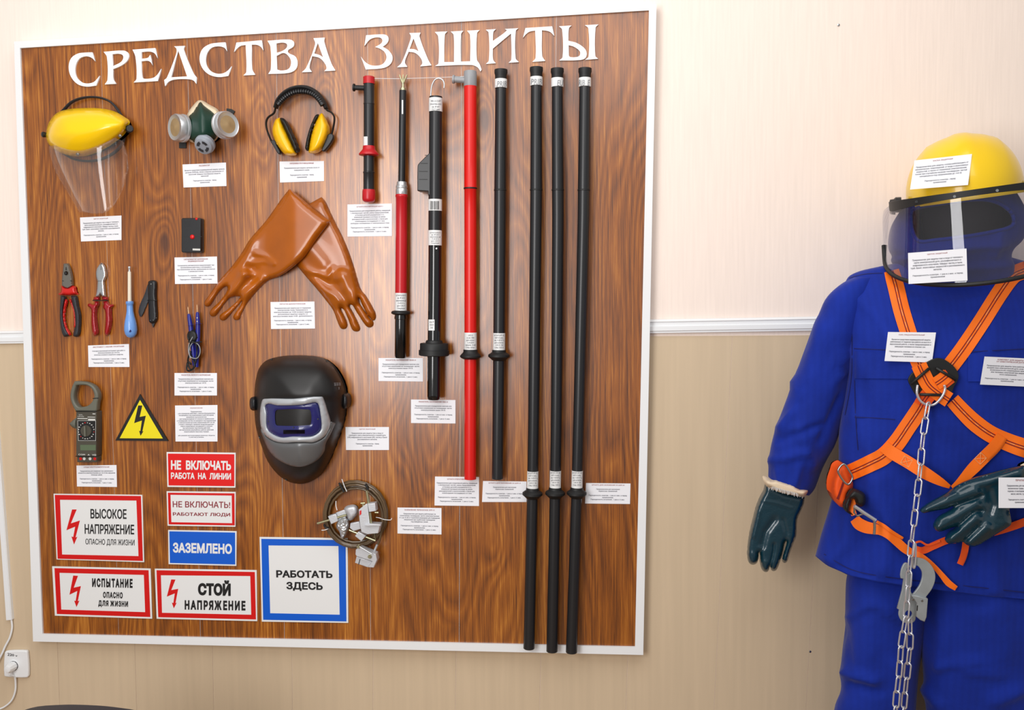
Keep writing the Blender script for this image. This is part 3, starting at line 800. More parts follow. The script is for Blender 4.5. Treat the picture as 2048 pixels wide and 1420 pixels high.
r = Rod('short_insulating_rod', 'short black rod with red end caps, red flange and side spout', [(738, 153), (738, 300), (737.7, 404)], 0.0275)
r.seg('rod_body', [(166, 10.6), (206, 10.6), (207, 11.2), (208.5, 11.2), (209, 10.6), (296, 10.6), (343, 10.8), (344, 11.8), (346, 11.8), (347, 11.0), (381, 11.0)], 'rod')
r.seg('end_cap', [(153, 9.5), (154.5, 11.6), (168, 11.6), (168.2, 9)], 'red2', 'red top cap')
r.seg('end_cap', [(379, 9), (379.3, 12.2), (384, 13), (398, 13), (402, 11.8), (404.5, 8.5)], 'red2', 'red bottom cap')
r.seg('flange', [(292, 11), (292.3, 12), (299, 12.6), (303, 16), (308, 20), (310.5, 20), (312, 15), (312.3, 11)], 'red2', 'red conical flange')
a, b = bd(729, 176, 0.0275), bd(706, 175, 0.0275)
mk('side_spout', *latheg(a, b - a, [(0, .0065), (.026, .0065), (.0262, .0098), (.030, .0098), (.0302, .006)]), 'rubber', r.o, 40)
me = r.surf(11.2)
v = [me(x, y) for y in (273, 283, 292) for x in (727.5, 730, 732.5, 735)]
mk('sticker', v, [(i + j * 4, i + 1 + j * 4, i + 5 + j * 4, i + 4 + j * 4) for j in range(2) for i in range(3)], 'signwhite', r.o)

r = Rod('voltage_pointer', 'thin rod with forked metal tip, black upper part and crimson lower part', [(806.5, 145), (805.8, 181), (803.3, 380), (802.6, 520), (801, 715)], 0.0255, 'voltage detector')
r.seg('upper_tube', [(181, 7.1), (365, 7.1)], 'rod')
r.seg('tip_collar', [(168, 2.6), (176, 3.0), (176.2, 5.5), (181, 6.2), (181.5, 6.2)], 'brasszinc', 'pale metal collar')
for dx in (-7.5, 0, 7.5):
    p = [bd(806, 170, 0.0255), bd(806 + dx * .35, 162, 0.0255 + (0.002 if dx == 0 else 0)), bd(806.5 + dx, 149.5, 0.0255)]
    mk('fork_prong', *tubeg(p, [0.0026, 0.0026, 0.0017], 8), 'brasszinc', r.o, 50)
me = r.surf(7.3)
v = [me(x, y) for y in (200, 214, 228) for x in (803.5, 805, 806.3)]
mk('scale_window', v, [(i + j * 3, i + 1 + j * 3, i + 4 + j * 3, i + 3 + j * 3) for j in range(2) for i in range(2)], 'signwhite', r.o)
r.seg('coupler', [(363, 7), (364, 9.8), (371, 10.5), (372, 11.5), (376, 11.5), (377, 10.6), (379, 11.8), (388, 11.8), (390, 11)], 'silver')
r.seg('lower_tube', [(389, 11.6), (391, 12.4), (394, 12.4), (395, 11.6), (588, 11.6)], 'red2')
r.seg('label_band', [(586, 11.9), (622, 11.9)], 'signwhite')
r.words(LBL, 12.1, rectq(792, 589, 812, 619))
r.seg('hand_guard', [(621, 12), (622, 17), (624, 19), (627, 19), (629, 16), (630, 12)], 'rubber')
r.seg('handle', [(629, 11.8), (635, 12.8), (638, 12.8), (639, 11.6), (713, 11.6), (716, 10)], 'black_gloss')

r = Rod('hooked_voltage_detector', 'black tube with bent wire hook on top, side box and white labels', [(871.5, 193), (870.5, 400), (869.5, 590), (868, 711), (867.5, 799)], 0.0405, 'voltage detector')
r.seg('upper_tube', [(192.5, 9), (193.5, 13), (400, 13.4), (485, 13.4)], 'rod')
r.seg('lower_tube', [(484, 13.1), (684, 13.1)], 'black_gloss')
hk = zm(660, 120, 3.943, [(795, 305), (796, 260), (803, 205), (825, 160), (855, 145), (885, 155), (900, 185), (899, 222)])
mk('hook', *tubeg([bd(x, y, 0.0405) for x, y in sm(hk, 4, False)], 0.0022, 8), 'silver', r.o, 60)
for y0, y1, t, x0, x1 in ((197, 224, 'УВН-10 СЗ ИП\nуказатель напр.\nзав. № 4471\nГОСТ 20493', 860, 883), (461, 491, LBL, 860, 881)):
    bb = r.seg('label_band', [(y0, 13.7), (y1, 13.7)], 'signwhite')
    r.words(t, 13.9, rectq(x0, y0 + 3, x1, y1 - 3), parent=bb)
bb = r.seg('label_band', [(399, 13.7), (422, 13.7)], 'signwhite')
sf = r.surf(13.9)
for i in range(9):
    x0 = 860.5 + i * 2.1; w = (0.9, 1.3, 0.7)[i % 3]
    mk('bar', [sf(x0, 402), sf(x0 + w, 402), sf(x0 + w, 419), sf(x0, 419)], [(0, 1, 2, 3)], 'black_ink', bb)
sf = r.surf(13.4)
v = [sf(x, y) for y in (639, 650, 661) for x in (857, 861, 865, 869)]
st = mk('sticker', v, [(i + j * 4, i + 1 + j * 4, i + 5 + j * 4, i + 4 + j * 4) for j in range(2) for i in range(3)], 'signwhite', r.o)
r.words('испыт. №\n12.05.2014\n10 кВ', 13.7, rectq(859, 642, 867.5, 657), parent=st)
r.seg('screw', [(0, 0)] and [(496, 1.2), (498, 1.6), (500, 1.2)], 'steel') if False else mk('screw', *latheg(bd(873, 497, 0.057), (0, -1, 0), [(0, .0022), (.001, .0018)], 10), 'steel', r.o, 40)
bx = hm(zm(660, 120, 3.943, [(785, 730), (700, 815, 1), (690, 835, 1), (688, 1030), (772, 1036), (772, 1066), (800, 1066), (800, 730)]))
plate('side_box', [bx], 0.012, 0.052, 'black', r.o, bevel=0.002)
for i in range(4):
    y = 310 + i * 16
    x0 = (850, 841, 838, 838)[i]
    plate('box_rib', [[(x0, y), (855, y), (855, y + 1.2), (x0, y + 1.2)]], 0.0515, 0.053, 'rubber', r.o)
r.seg('hand_guard', [(680, 13), (681, 16), (686, 17.5), (686.5, 27), (688, 28.2), (700, 28.4), (700.5, 30.3), (710, 30.3), (711.5, 28), (712, 13)], 'rubber')
r.seg('handle', [(711, 13.3), (790, 13.2), (797, 13), (799.5, 11)], 'black_gloss')

r = Rod('operating_rod', 'long bright red insulating rod with grey T-shaped head', [(940.7, 141), (941, 460), (941, 700), (940.5, 957)], 0.028)
r.seg('rod_tube', [(171, 12.7), (375, 12.7), (376, 13.2), (378.5, 13.2), (379.5, 12.4), (958, 11.9)], 'red')
r.seg('joint_ring', [(375.4, 13.4), (376, 13.6), (378, 13.6), (378.6, 13.2)], 'rubber', 'dark joint ring')
r.seg('head', [(142, 10), (143, 12.6), (150, 13.2), (172, 13.2), (174, 12)], 'grey', 'grey plastic head')
a, b = bd(930, 160, 0.028), bd(905.5, 158.5, 0.028)
L_ = (b - a).length
mk('side_spout', *latheg(a, b - a, [(0, .0082), (L_ - .005, .0082), (L_ - .0048, .0108), (L_, .0108), (L_ + .0002, .007)]), 'grey', r.o, 40, 'grey side spout')
bb = r.seg('label_band', [(665, 12.7), (700, 12.7)], 'signwhite')
r.words('ШО-15\nв.зав. 1026\nдата испыт.\n12.05.2014\nнапряж. 15 кВ\nСлед. испыт.', 12.9, rectq(931, 669, 951, 697), parent=bb)
r.seg('hand_guard', [(699, 13), (699.5, 14.2), (704, 14.5), (708, 18), (711, 20.8), (714, 20.8), (717, 17), (718.5, 13)], 'rubber')

def black_rod(lab, axis, top, ringy, word, wq, lb, end, r0, r1, r2, grp='long black grounding rods'):
    r = Rod('grounding_rod', lab, axis, 0.0305, 'rod', grp)
    r.seg('rod_tube', [(top + 6, r0 * .9), (ringy - 1, r0), (lb - 1, r1), (lb + 36, r1), (end - 1, r2), (end, r2 * .9)], 'rod')
    r.seg('top_cap', [(top, r0 * .93), (top + .6, r0 * 1.08), (top + 7, r0 * 1.1), (top + 12, r0 * .98), (top + 20, r0 * .98)], 'rubber')
    r.seg('joint_ring', [(ringy - 1.5, r0), (ringy - 1, r0 * 1.05), (ringy + 1.5, r0 * 1.05), (ringy + 2, r0)], 'rubber')
    y0 = top + 20
    bb = r.seg('label_band', [(y0, r0 * 1.03), (y0 + 17.5, r0 * 1.03)], 'signwhite', 'white band with grey capitals')
    r.words(word, r0 * 1.05, rectq(wq[0], y0 + 3, wq[1], y0 + 14.5), 'grey', parent=bb, shear=0.15, bold=0.01)
    rl = (r0 + r1) / 2
    bb = r.seg('label_band', [(lb, r1 * 1.03), (lb + 34.5, r1 * 1.03)], 'signwhite')
    cx = r.x(lb + 17)
    r.words('ШТАНГА № 102\nШЗП-15 напр.\nзав. 15 кВ 50 Гц\nдата испытан.\n12.05.14  15.8\nСлед. 12.05.16', r1 * 1.06, rectq(cx - r1 * .85, lb + 3, cx + r1 * .85, lb + 31), parent=bb)
    e = lb + 34.5
    r.seg('hand_guard', [(e - 1, r1), (e - .5, r1 * 1.15), (e + 4, r1 * 1.2), (e + 7, r1 * 1.6), (e + 9, r1 * 1.82), (e + 13, r1 * 1.82), (e + 16, r1 * 1.5), (e + 20, r1 * 1.12), (e + 21, r1)], 'rubber')
    return r
black_rod('shorter black grounding rod between the red rod and the three longest', [(1002, 139), (1000, 460), (998, 710), (995, 958)], 139, 380, '.PRIB', (991.5, 1013.5), 666, 958, 12.1, 11.9, 11.2)
black_rod('longest black rod standing leftmost of the close trio', [(1072.7, 134), (1072.3, 400), (1067, 860), (1065, 985), (1058, 1296)], 134.6, 379.6, 'PRIB', (1061.5, 1084), 942, 1297, 12.2, 11.1, 11.4)
black_rod('longest black rod in the middle of the close trio', [(1114.5, 137), (1116, 440), (1112.5, 860), (1110, 1000), (1104, 1303)], 137, 379.8, 'EU', (1114, 1127), 941, 1303, 12.0, 11.0, 11.4)
black_rod('longest black rod at the right end of the close trio', [(1170, 137), (1167, 440), (1157, 860), (1153, 1000), (1143, 1304)], 136.5, 380, 'RIB  E', (1157, 1180), 941, 1305, 12.2, 10.9, 11.4)
o = mk('thread', *tubeg([bd(749, 157, 0.028), bd(800, 157.5, 0.022), bd(905, 154, 0.024), bd(928, 153, 0.036)], 0.0006, 6), 'white', None)
tag(o, 'thin white thread stretched between the short rod and the red rod', 'thread')

# ------------------------------------------------------------------ extra materials for the board items
M.update(
    orange_rubber=mat('amber_rubber', (166, 86, 10), 0.26, coat=0.2, var=0.14, vscale=9),
    green=mat('green_rubber', (16, 56, 44), 0.42),
    cream=mat('cream_rubber', (226, 208, 178), 0.5),
    canface=mat('filter_face', (168, 142, 104), 0.5, 0.2, var=0.1, vscale=60),
    palegrey=mat('pale_grey_plastic', (150, 156, 166), 0.35),
    maskblack=mat('mask_shell', (24, 23, 23), 0.42),
    masksilver=mat('mask_silver', (186, 191, 196), 0.34, 0.25),
    maskgrey=mat('mask_grey', (112, 114, 116), 0.36, 0.35),
    maskblue=mat('mask_blue', (30, 32, 98), 0.25, coat=0.4),
    lens=mat('dark_lens', (4, 4, 16), 0.12, spec=0.3),
    meter=mat('meter_case', (74, 70, 60), 0.45),
    metergrey=mat('meter_jaw', (104, 104, 92), 0.45),
    lcd=mat('lcd', (92, 108, 82), 0.2),
    whiteink=mat('white_ink', (210, 210, 205), 0.6),
    blueprobe=mat('blue_probe', (30, 34, 132), 0.3),
    copper=mat('copper_tip', (210, 170, 130), 0.3, 0.9),
    plier_steel=mat('plier_steel', (132, 128, 120), 0.38, 0.7),
    cutter_steel=mat('cutter_chrome', (200, 204, 208), 0.25, 0.8),
    tred=mat('handle_red', (206, 24, 20), 0.3, coat=0.3),
    tred2=mat('handle_crimson', (160, 12, 28), 0.18, coat=0.6),
    tgrey=mat('handle_charcoal', (46, 47, 52), 0.55),
    skyblue=mat('handle_sky_blue', (110, 158, 226), 0.3, coat=0.3),
    ivory=mat('ivory_sleeve', (226, 214, 194), 0.4),
    cable=mat('brown_cable', (98, 78, 54), 0.25, coat=0.4),
    clear=sheet_mat('clear_sheet', (0.95, 0.94, 0.93), haze=0.025),
    smoke=sheet_mat('smoked_sheet', (0.86, 0.86, 0.89), haze=0.02, hazecol=(0.35, 0.35, 0.4)),
)
def ridge(x, y, poly, w):             # 1 on the line, falling off over w pixels
    d, _ = poly_dist([(x, y)], [[p for p in poly] + [p for p in poly[::-1][1:-1]]])
    return math.exp(-(d[0] / w) ** 2)
def cap(x, y, a, b, ra, rb):          # height (0..r) of a round bar lying from a to b
    a = np.array(a); b = np.array(b); p = np.array((x, y)); ab = b - a
    t = min(1, max(0, (p - a) @ ab / (ab @ ab))); r_ = ra + t * (rb - ra)
    d = np.hypot(*(p - a - t * ab)); return math.sqrt(max(0, r_ * r_ - d * d))
def sstep(a, b, x): t = min(1, max(0, (x - a) / (b - a))); return t * t * (3 - 2 * t)

# ------------------------------------------------------------------ orange dielectric gloves
zg = lambda p: zm(380, 360, 3.944, p)
GR = hm(zg([(940,188),(1035,135),(1062,165,1),(1120,290,1),(1200,450,1),(1250,570,1),(1290,690,1),(1320,800,1),(1345,865,1),(1385,915,1),(1440,1010,1),(1463,1070,1),(1450,1108,1),(1425,1100,1),(1395,1055,1),(1352,975,1),(1332,930,1),(1332,965,1),(1385,1045,1),(1440,1115,1),(1440,1150,1),(1412,1164,1),(1380,1142,1),(1315,1045,1),(1262,982,1),(1285,1050,1),(1333,1150,1),(1335,1185,1),(1308,1196,1),(1278,1178,1),(1240,1080,1),(1192,1010,1),(1215,1075,1),(1238,1140,1),(1225,1173,1),(1193,1172,1),(1168,1130,1),(1130,1030,1),(1080,960,1),(1000,860,1),(930,780,1),(835,665,1),(760,560),(745,440),(820,290)]), 4)
gb = lambda x, y: 0.001
folds_r = [(zg([(880,700),(980,730),(1090,765),(1130,700)]), 0.009, 4), (zg([(985,790),(1060,870),(1140,910),(1180,960)]), 0.008, 5), (zg([(1280,740),(1300,850),(1290,960)]), 0.007, 5), (zg([(930,520),(1050,660)]), 0.006, 14)]
valley_r = [(zg([(1000,770),(1100,830),(1170,820)]), 0.006, 7)]
def gfront(base, R, T, folds, valleys, thumbs):
    def g(d, x, y):
        h = base(x, y) + 0.003 + T * math.sqrt(max(0, 1 - (1 - min(d / R, 1)) ** 2))
        e = min(1, d / 8)
        for l, a, w in folds: h += a * e * ridge(x, y, l, w)
        for l, a, w in valleys: h -= a * e * ridge(x, y, l, w)
        for a, b, ra, rb in thumbs:
            c = cap(x, y, a, b, ra, rb) / 762
            if c > 0: h = max(h, h * 0.75 + c * 0.8 + 0.004)
        return h
    return g
o = puff('dielectric_glove', GR, gfront(gb, 13, 0.017, folds_r, valley_r, [(zg([(1200,760)])[0], zg([(1290,955)])[0], 17, 9)]), 0.0005, 'orange_rubber', step=3.2, its=4, smooth=180)
tag(o, 'amber rubber gauntlet lying underneath, its fingers pointing down to the right', 'glove', 'pair of amber rubber gauntlets')
GL = hm(zg([(785,68),(720,150,1),(600,320,1),(470,470,1),(410,570,1),(330,680,1),(230,795,1),(145,915,1),(113,965,1),(122,995,1),(152,993,1),(180,955,1),(225,885,1),(268,845,1),(292,842,1),(285,885,1),(230,960,1),(168,1018,1),(154,1052,1),(175,1077,1),(207,1063,1),(262,985,1),(318,925,1),(360,918,1),(395,925,1),(300,1018,1),(240,1062,1),(234,1093,1),(260,1109,1),(292,1088,1),(342,1028,1),(405,955,1),(412,950,1),(398,990,1),(352,1055,1),(340,1085,1),(356,1104,1),(386,1098,1),(402,1058,1),(442,980,1),(480,930,1),(540,860,1),(620,790,1),(710,755,1),(830,670,1),(905,600,1),(1000,460,1),(1105,322),(1020,262,1),(930,190,1),(850,120,1)]), 4)
glb = lambda x, y: 0.001 + 0.030 * sstep(530, 590, x)
folds_l = [(zg([(480,655),(580,640),(660,670)]), 0.006, 3), (zg([(510,575),(600,600),(665,655)]), 0.008, 3.5), (zg([(410,740),(560,750),(560,800),(650,780)]), 0.007, 5), (zg([(480,480),(450,600),(400,720)]), 0.006, 9), (zg([(420,760),(330,880)]), 0.006, 7), (zg([(560,800),(430,900),(400,960)]), 0.006, 5)]
valley_l = [(zg([(470,700),(540,740),(480,790)]), 0.008, 8)]
o = puff('dielectric_glove', GL, gfront(glb, 13, 0.017, folds_l, valley_l, [(zg([(430,740)])[0], zg([(318,895)])[0], 12, 9)]), lambda d, x, y: glb(x, y) - 0.0006, 'orange_rubber', step=3.2, its=4, smooth=180)
tag(o, 'amber rubber gauntlet lying on top, its fingers pointing down to the left', 'glove', 'pair of amber rubber gauntlets')

# ------------------------------------------------------------------ yellow face shield
zf = lambda p: zm(80, 180, 5.259, p)
c0 = bd(*zf([(480, 690)])[0], 0.0)
o = thing('face_shield', c0, 'yellow brow guard with clear face sheet hanging at the upper left', 'face shield')
ring = zf([(250,210),(330,130),(430,88),(540,74),(650,86),(750,132),(830,225),(885,340),(890,470),(850,590),(750,680),(620,735),(500,748),(390,735),(300,700),(180,600),(150,400),(190,280)])
mk('headband', *tubeg([bd(x, y, 0.012 + 0.012 * sstep(250, 320, y)) for x, y in sm(ring, 4)], 0.0065, 8, closed=True, flat=(1, 0.45)), 'tgrey', o, 60)
br = hm(zf([(100,330,1),(180,240,1),(300,202,1),(480,188,1),(660,195,1),(800,232,1),(930,312),(922,380,1),(885,455,1),(800,530,1),(680,610,1),(560,665,1),(430,697,1),(300,690,1),(180,642,1),(100,580,1),(62,500,1),(68,420,1)]), 5)
lip = zf([(70,480),(110,545),(200,612),(330,645),(480,640),(620,592),(750,520),(870,425),(922,335)])
puff('brow_guard', br, lambda d, x, y: 0.028 + 0.075 * math.sqrt(max(0, 1 - (1 - min(d / 62, 1)) ** 2)) + (0.006 * ridge(x, y, lip, 2.2)), 0.024, 'yellow', o, step=3.6, smooth=180)
for p in ((400, 675), (845, 482)):
    q = zf([p])[0]
    mk('rivet', *latheg(bd(*q, 0.060), (0.1, -1, -0.4), [(0, .0045), (.003, .0045), (.004, .003)], 14), 'plier_steel', o, 40)
q = zf([(935, 415)])[0]
mk('knob', *latheg(bd(*q, 0.03), (0.75, -1, 0), [(-.008, .0075), (.004, .0105), (.012, .0105), (.015, .008)], 16), 'black', o, 40)
q = zf([(50, 470)])[0]
mk('knob', *latheg(bd(*q, 0.03), (-0.75, -1, 0), [(-.006, .006), (.002, .0075), (.006, .0075), (.008, .005)], 16), 'black', o, 40)
sh = hm(zf([(105,560,1),(124,750,1),(195,920,1),(290,1080,1),(410,1285),(700,1280,1),(860,1060,1),(930,815),(885,560,1),(790,500),(600,590,1),(400,640,1),(200,600,1)]), 5)
def fs(d, x, y):
    l = 100 + max(0, y - 290) ** 1.35 * 0.074; r_ = 250
    u_ = (x - (l + r_) / 2) / max(10, (r_ - l) / 2)
    return 0.022 + 0.085 * math.sqrt(max(0.0, 1 - min(1, abs(u_)) ** 2))
puff('clear_sheet', sh, fs, lambda d, x, y: fs(d, x, y) - 0.0012, 'clear', o, step=4, smooth=180)

# ------------------------------------------------------------------ respirator
zr = lambda p: zm(320, 190, 10.92, p)
o = thing('half_mask_respirator', bd(404, 300, 0), 'green rubber half-mask respirator with two round filter canisters', 'respirator')
rim = hm(zr([(560,700,1),(590,425,1),(800,142,1),(900,113,1),(1060,200,1),(1290,360,1),(1310,800,1),(1245,968,1),(1140,1035,1),(930,1060,1),(720,1045,1),(590,955,1)]), 4)
puff('face_seal', rim, pill(0.004, 0.022, 5), 0.0005, 'cream', o, step=2.4, smooth=180)
gb2 = hm(zr([(880,150,1),(960,215,1),(1200,375,1),(1270,520,1),(1290,800,1),(1238,960,1),(1120,1030,1),(930,1045,1),(730,1035,1),(610,945,1),(570,700,1),(610,450,1),(700,360,1),(800,230,1)]), 4)
nose = zr([(890,180),(900,500),(920,850)])
puff('mask_body', gb2, lambda d, x, y: 0.008 + 0.045 * math.sqrt(max(0, 1 - (1 - min(d / 26, 1)) ** 2)) + 0.014 * ridge(x, y, nose, 12), 0.004, 'green', o, step=2.4, smooth=180)
def canister(cpx, axis, R, T, d):
    c = bd(*cpx, d); ax = Vector(axis).normalized(); b0 = c - ax * T
    cc = mk('filter_canister', *latheg(b0, ax, [(0, R * .9), (.002, R * 1.03), (.008, R * 1.03), (.009, R * .97), (.013, R * .97), (.014, R * 1.0), (T - .004, R), (T, R * .93), (T - .0015, R * .86), (T - .0018, R * .2)], 40), 'silver', o, 35)
    mk('filter_face', *latheg(b0 + ax * (T - .0030), ax, [(0, R * .85), (.0012, R * .84), (.0018, R * .3), (.0032, R * .15), (.0034, R * .05)], 32), 'canface', cc, 60)
canister(zr([(1490, 640)])[0], (0.87, -0.55, 0.02), 0.0350, 0.024, 0.068)
canister(zr([(315, 705)])[0], (-0.55, -0.835, -0.03), 0.0360, 0.030, 0.050)
ax = Vector((-0.05, -0.8, -0.62)).normalized(); c = bd(*zr([(935, 1130)])[0], 0.058)
vb = mk('exhale_valve', *latheg(c - ax * 0.022, ax, [(0, .024), (.002, .0265), (.010, .0265), (.012, .0245), (.020, .023), (.022, .020), (.0215, .004)], 32), 'palegrey', o, 40)
X = Vector((1, 0, 0)); X = (X - ax * X.dot(ax)).normalized(); Y = ax.cross(X)
for k in range(4):
    t0 = k * PI / 2 + 0.35
    pts = [c + ax * 0.0004 + (X * math.cos(t) + Y * math.sin(t)) * rr for rr, ts in ((0.0165, (0, .35, .7, 1.05)), (0.0095, (1.05, .7, .35, 0))) for t in [t0 + u_ for u_ in ts]]
    mk('slot', *prismg(pts, ax * 0.0006), 'tgrey', vb)
plate('strap', [zr([(415, 1035), (568, 1035), (565, 1160), (415, 1160)])], 0.0005, 0.004, 'rubber', o)
plate('strap', [zr([(1450, 290), (1560, 305), (1630, 350), (1600, 420), (1450, 420)])], 0.0005, 0.004, 'rubber', o)

# ------------------------------------------------------------------ earmuffs
ze = lambda p: zm(520, 165, 9.16, p)
o = thing('earmuffs', bd(602, 310, 0), 'yellow earmuffs with a ribbed black headband', 'earmuffs')
hb = sm(ze([(285,470),(320,370),(390,270),(500,180),(620,125),(760,105),(900,125),(1030,195),(1125,300),(1185,400),(1215,480)]), 4, False)
n = len(hb)
mk('headband', *tubeg([bd(x, y, 0.020) for x, y in hb], [0.0068 + 0.0035 * math.sin(PI * i / (n - 1)) for i in range(n)], 10, flat=(1.7, 0.75), up=(0, 1, 0)), 'rubber', o, 60)
ib = sm(ze([(340,395),(410,315),(510,235),(630,180),(760,165),(890,182),(1000,235),(1085,320),(1140,405)]), 3, False)
for i, (x, y) in enumerate(ib):
    t = Vector((ib[min(i + 1, len(ib) - 1)][0] - ib[max(i - 1, 0)][0], 0, -(ib[min(i + 1, len(ib) - 1)][1] - ib[max(i - 1, 0)][1]))).normalized()
    mk('pad_rib', *latheg(bd(x, y, 0.036) - t * 0.003, t, [(0, .0045), (.001, .0066), (.005, .0066), (.006, .0045)], 10), 'black', o, 50)
for pts in ([(285,455),(255,560),(155,635),(115,720),(120,830),(160,960),(210,1075)], [(1205,470),(1235,512),(1310,550),(1362,640),(1352,780),(1318,930),(1292,1010)]):
    mk('wire_arm', *tubeg([bd(x, y, 0.020) for x, y in sm(ze(pts), 5, False)], 0.0024, 8, flat=(1.9, 1), up=(0, 1, 0)), 'rubber', o, 60)
for pts in ([(195,1070),(270,1060),(300,1140),(370,1280),(335,1310),(235,1150)], [(1230,960),(1320,940),(1335,1030),(1190,1240),(1130,1250),(1160,1150)]):
    plate('bracket', [hm(ze([p + (1,) for p in pts]), 3)], 0.012, 0.026, 'black', o, bevel=0.002)
cl = hm(ze([(290,672,1),(355,642),(660,1302),(620,1330,1),(550,1340,1),(450,1310,1),(340,1180,1),(255,1020,1),(226,880,1),(250,755,1)]), 4)
cr_ = hm(ze([(1085,592),(1135,562,1),(1180,630,1),(1245,760,1),(1256,880,1),(1205,1050,1),(1120,1200,1),(1010,1290,1),(900,1292),(888,1262),(930,1010,1),(1000,780,1)]), 4)
for lp in (cl, cr_): puff('ear_cup', lp, pill(0.026, 0.024, 16), lambda d, x, y: 0.026 - 0.024 * math.sqrt(max(0, 1 - (1 - min(d / 16, 1)) ** 2)), 'yellow2', o, step=2.2, smooth=180)
for lp in ([(365,660,1),(430,655,1),(475,705,1),(590,930,1),(702,1210,1),(690,1272,1),(658,1290,1),(560,1090,1),(440,830,1)], [(1080,590,1),(1032,588,1),(990,640,1),(895,880,1),(826,1180,1),(842,1240,1),(880,1252,1),(908,1040,1),(985,770,1)]):
    puff('cushion', hm(ze(lp), 4), pill(0.026, 0.018, 5), lambda d, x, y: 0.026 - 0.020 * math.sqrt(max(0, 1 - (1 - min(d / 5, 1)) ** 2)), 'rubber', o, step=2.2, smooth=180)

# ------------------------------------------------------------------ welding mask
zw = lambda p: zm(490, 700, 5.073, p)
SHELL = hm(zw([(600,58,1),(750,75,1),(850,120,1),(930,210,1),(990,320,1),(1020,430,1),(1018,560,1),(1000,720,1),(950,880,1),(890,1040,1),(840,1150,1),(760,1270,1),(640,1345,1),(540,1358,1),(430,1330,1),(330,1260,1),(230,1130,1),(170,980,1),(110,780,1),(95,600,1),(95,430,1),(110,300,1),(140,190,1),(210,110,1),(320,72,1),(450,58,1)]), 3)
def hs(x, y, d=None):
    if d is None:
        dd, ii = poly_dist([(x, y)], [SHELL]); d = dd[0] if ii[0] else 0
    return 0.012 + 0.115 * math.sqrt(max(0, 1 - (1 - min(d / 92, 1)) ** 2)) + 0.006 * sstep(802, 790, y) * min(1, d / 20)
o = thing('welding_mask', bd(598, 965, 0), 'black and silver welding mask with a blue-framed dark window', 'welding mask')
puff('shell', SHELL, lambda d, x, y: hs(x, y, d), 0.002, 'maskblack', o, step=4, smooth=180)
fo = hm(zw([(190,497,1),(480,497,1),(770,476,1),(800,520,1),(830,620,1),(862,740,1),(850,800,1),(800,880,1),(700,935,1),(600,935,1),(500,936,1),(400,942,1),(300,925,1),(205,865,1),(162,780,1),(152,640,1),(168,530,1)]), 4)
fi = hm(zw([(212,552,1),(330,563,1),(480,562,1),(600,552,1),(710,532,1),(742,548,1),(765,650,1),(775,790,1),(740,845,1),(660,880,1),(480,880,1),(360,888,1),(255,840,1),(218,785,1),(213,650,1)]), 4)
puff('silver_frame', [fo, fi], lambda d, x, y: hs(x, y) + 0.006 + 0.005 * math.sqrt(max(0, 1 - (1 - min(d / 2.5, 1)) ** 2)), lambda d, x, y: hs(x, y) - 0.004, 'masksilver', o, step=3, its=2, smooth=180)
gl_ = hm(zw([(160,800,1),(205,875,1),(300,932,1),(400,946,1),(600,940,1),(700,940,1),(800,890,1),(858,800),(868,728),(915,745),(850,885),(815,950,1),(800,1030,1),(740,1110,1),(660,1160,1),(560,1187,1),(450,1170,1),(330,1110,1),(250,1030,1),(200,930,1)]), 4)
puff('lower_panel', gl_, lambda d, x, y: hs(x, y) + 0.003 + 0.004 * math.sqrt(max(0, 1 - (1 - min(d / 6, 1)) ** 2)), lambda d, x, y: hs(x, y) - 0.004, 'maskgrey', o, step=3.4, its=3, smooth=180)
lr = hm(zw([(330,606,1),(650,604,1),(670,640,1),(672,730,1),(655,762,1),(330,768,1),(308,745,1),(306,630,1)]), 3)
puff('window_bezel', [fi, lr], lambda d, x, y: hs(x, y) + 0.002 + 0.003 * min(1, d / 4), lambda d, x, y: hs(x, y) - 0.006, 'maskblue', o, step=3, its=2, smooth=60)
puff('dark_window', lr, lambda d, x, y: hs(x, y) - 0.001, lambda d, x, y: hs(x, y) - 0.005, 'lens', o, step=4, its=1, smooth=60)
sc = zw([(388,812),(605,810),(605,848),(388,852)])
puff('sensor_strip', sc, lambda d, x, y: hs(x, y) + 0.0062, lambda d, x, y: hs(x, y) + 0.001, 'lens', o, step=4, its=1, smooth=60)
for p in ((240, 725), (740, 700), (492, 786)):
    q = zw([p])[0]; mk('bezel_screw', *latheg(bd(*q, hs(*q) + 0.0045), (0, -1, 0), [(0, .0022), (.0012, .0018)], 10), 'black', o, 40)
for lp in ([(50,500,1),(80,475,1),(115,490,1),(118,600,1),(80,615,1),(52,590,1)], [(985,450,1),(1030,455,1),(1047,500,1),(1045,565,1),(1020,595,1),(985,590,1)]):
    puff('side_knob', hm(zw(lp), 4), pill(0.035, 0.014, 5), 0.006, 'black', o, step=2.6, smooth=180)
q = [(903, 335), (970, 332), (972, 358), (906, 362)]
me = text_mesh("\u2261\u2261\u2261", zw(q), lambda x, y: bd(x, y, hs(x, y) + 0.0008), bold=0.0); fin('printed_text', me, 'grey', o)
me = text_mesh('X', zw([(945, 375), (960, 374), (962, 400), (947, 402)]), lambda x, y: bd(x, y, hs(x, y) + 0.0008)); fin('printed_text', me, 'grey', o)
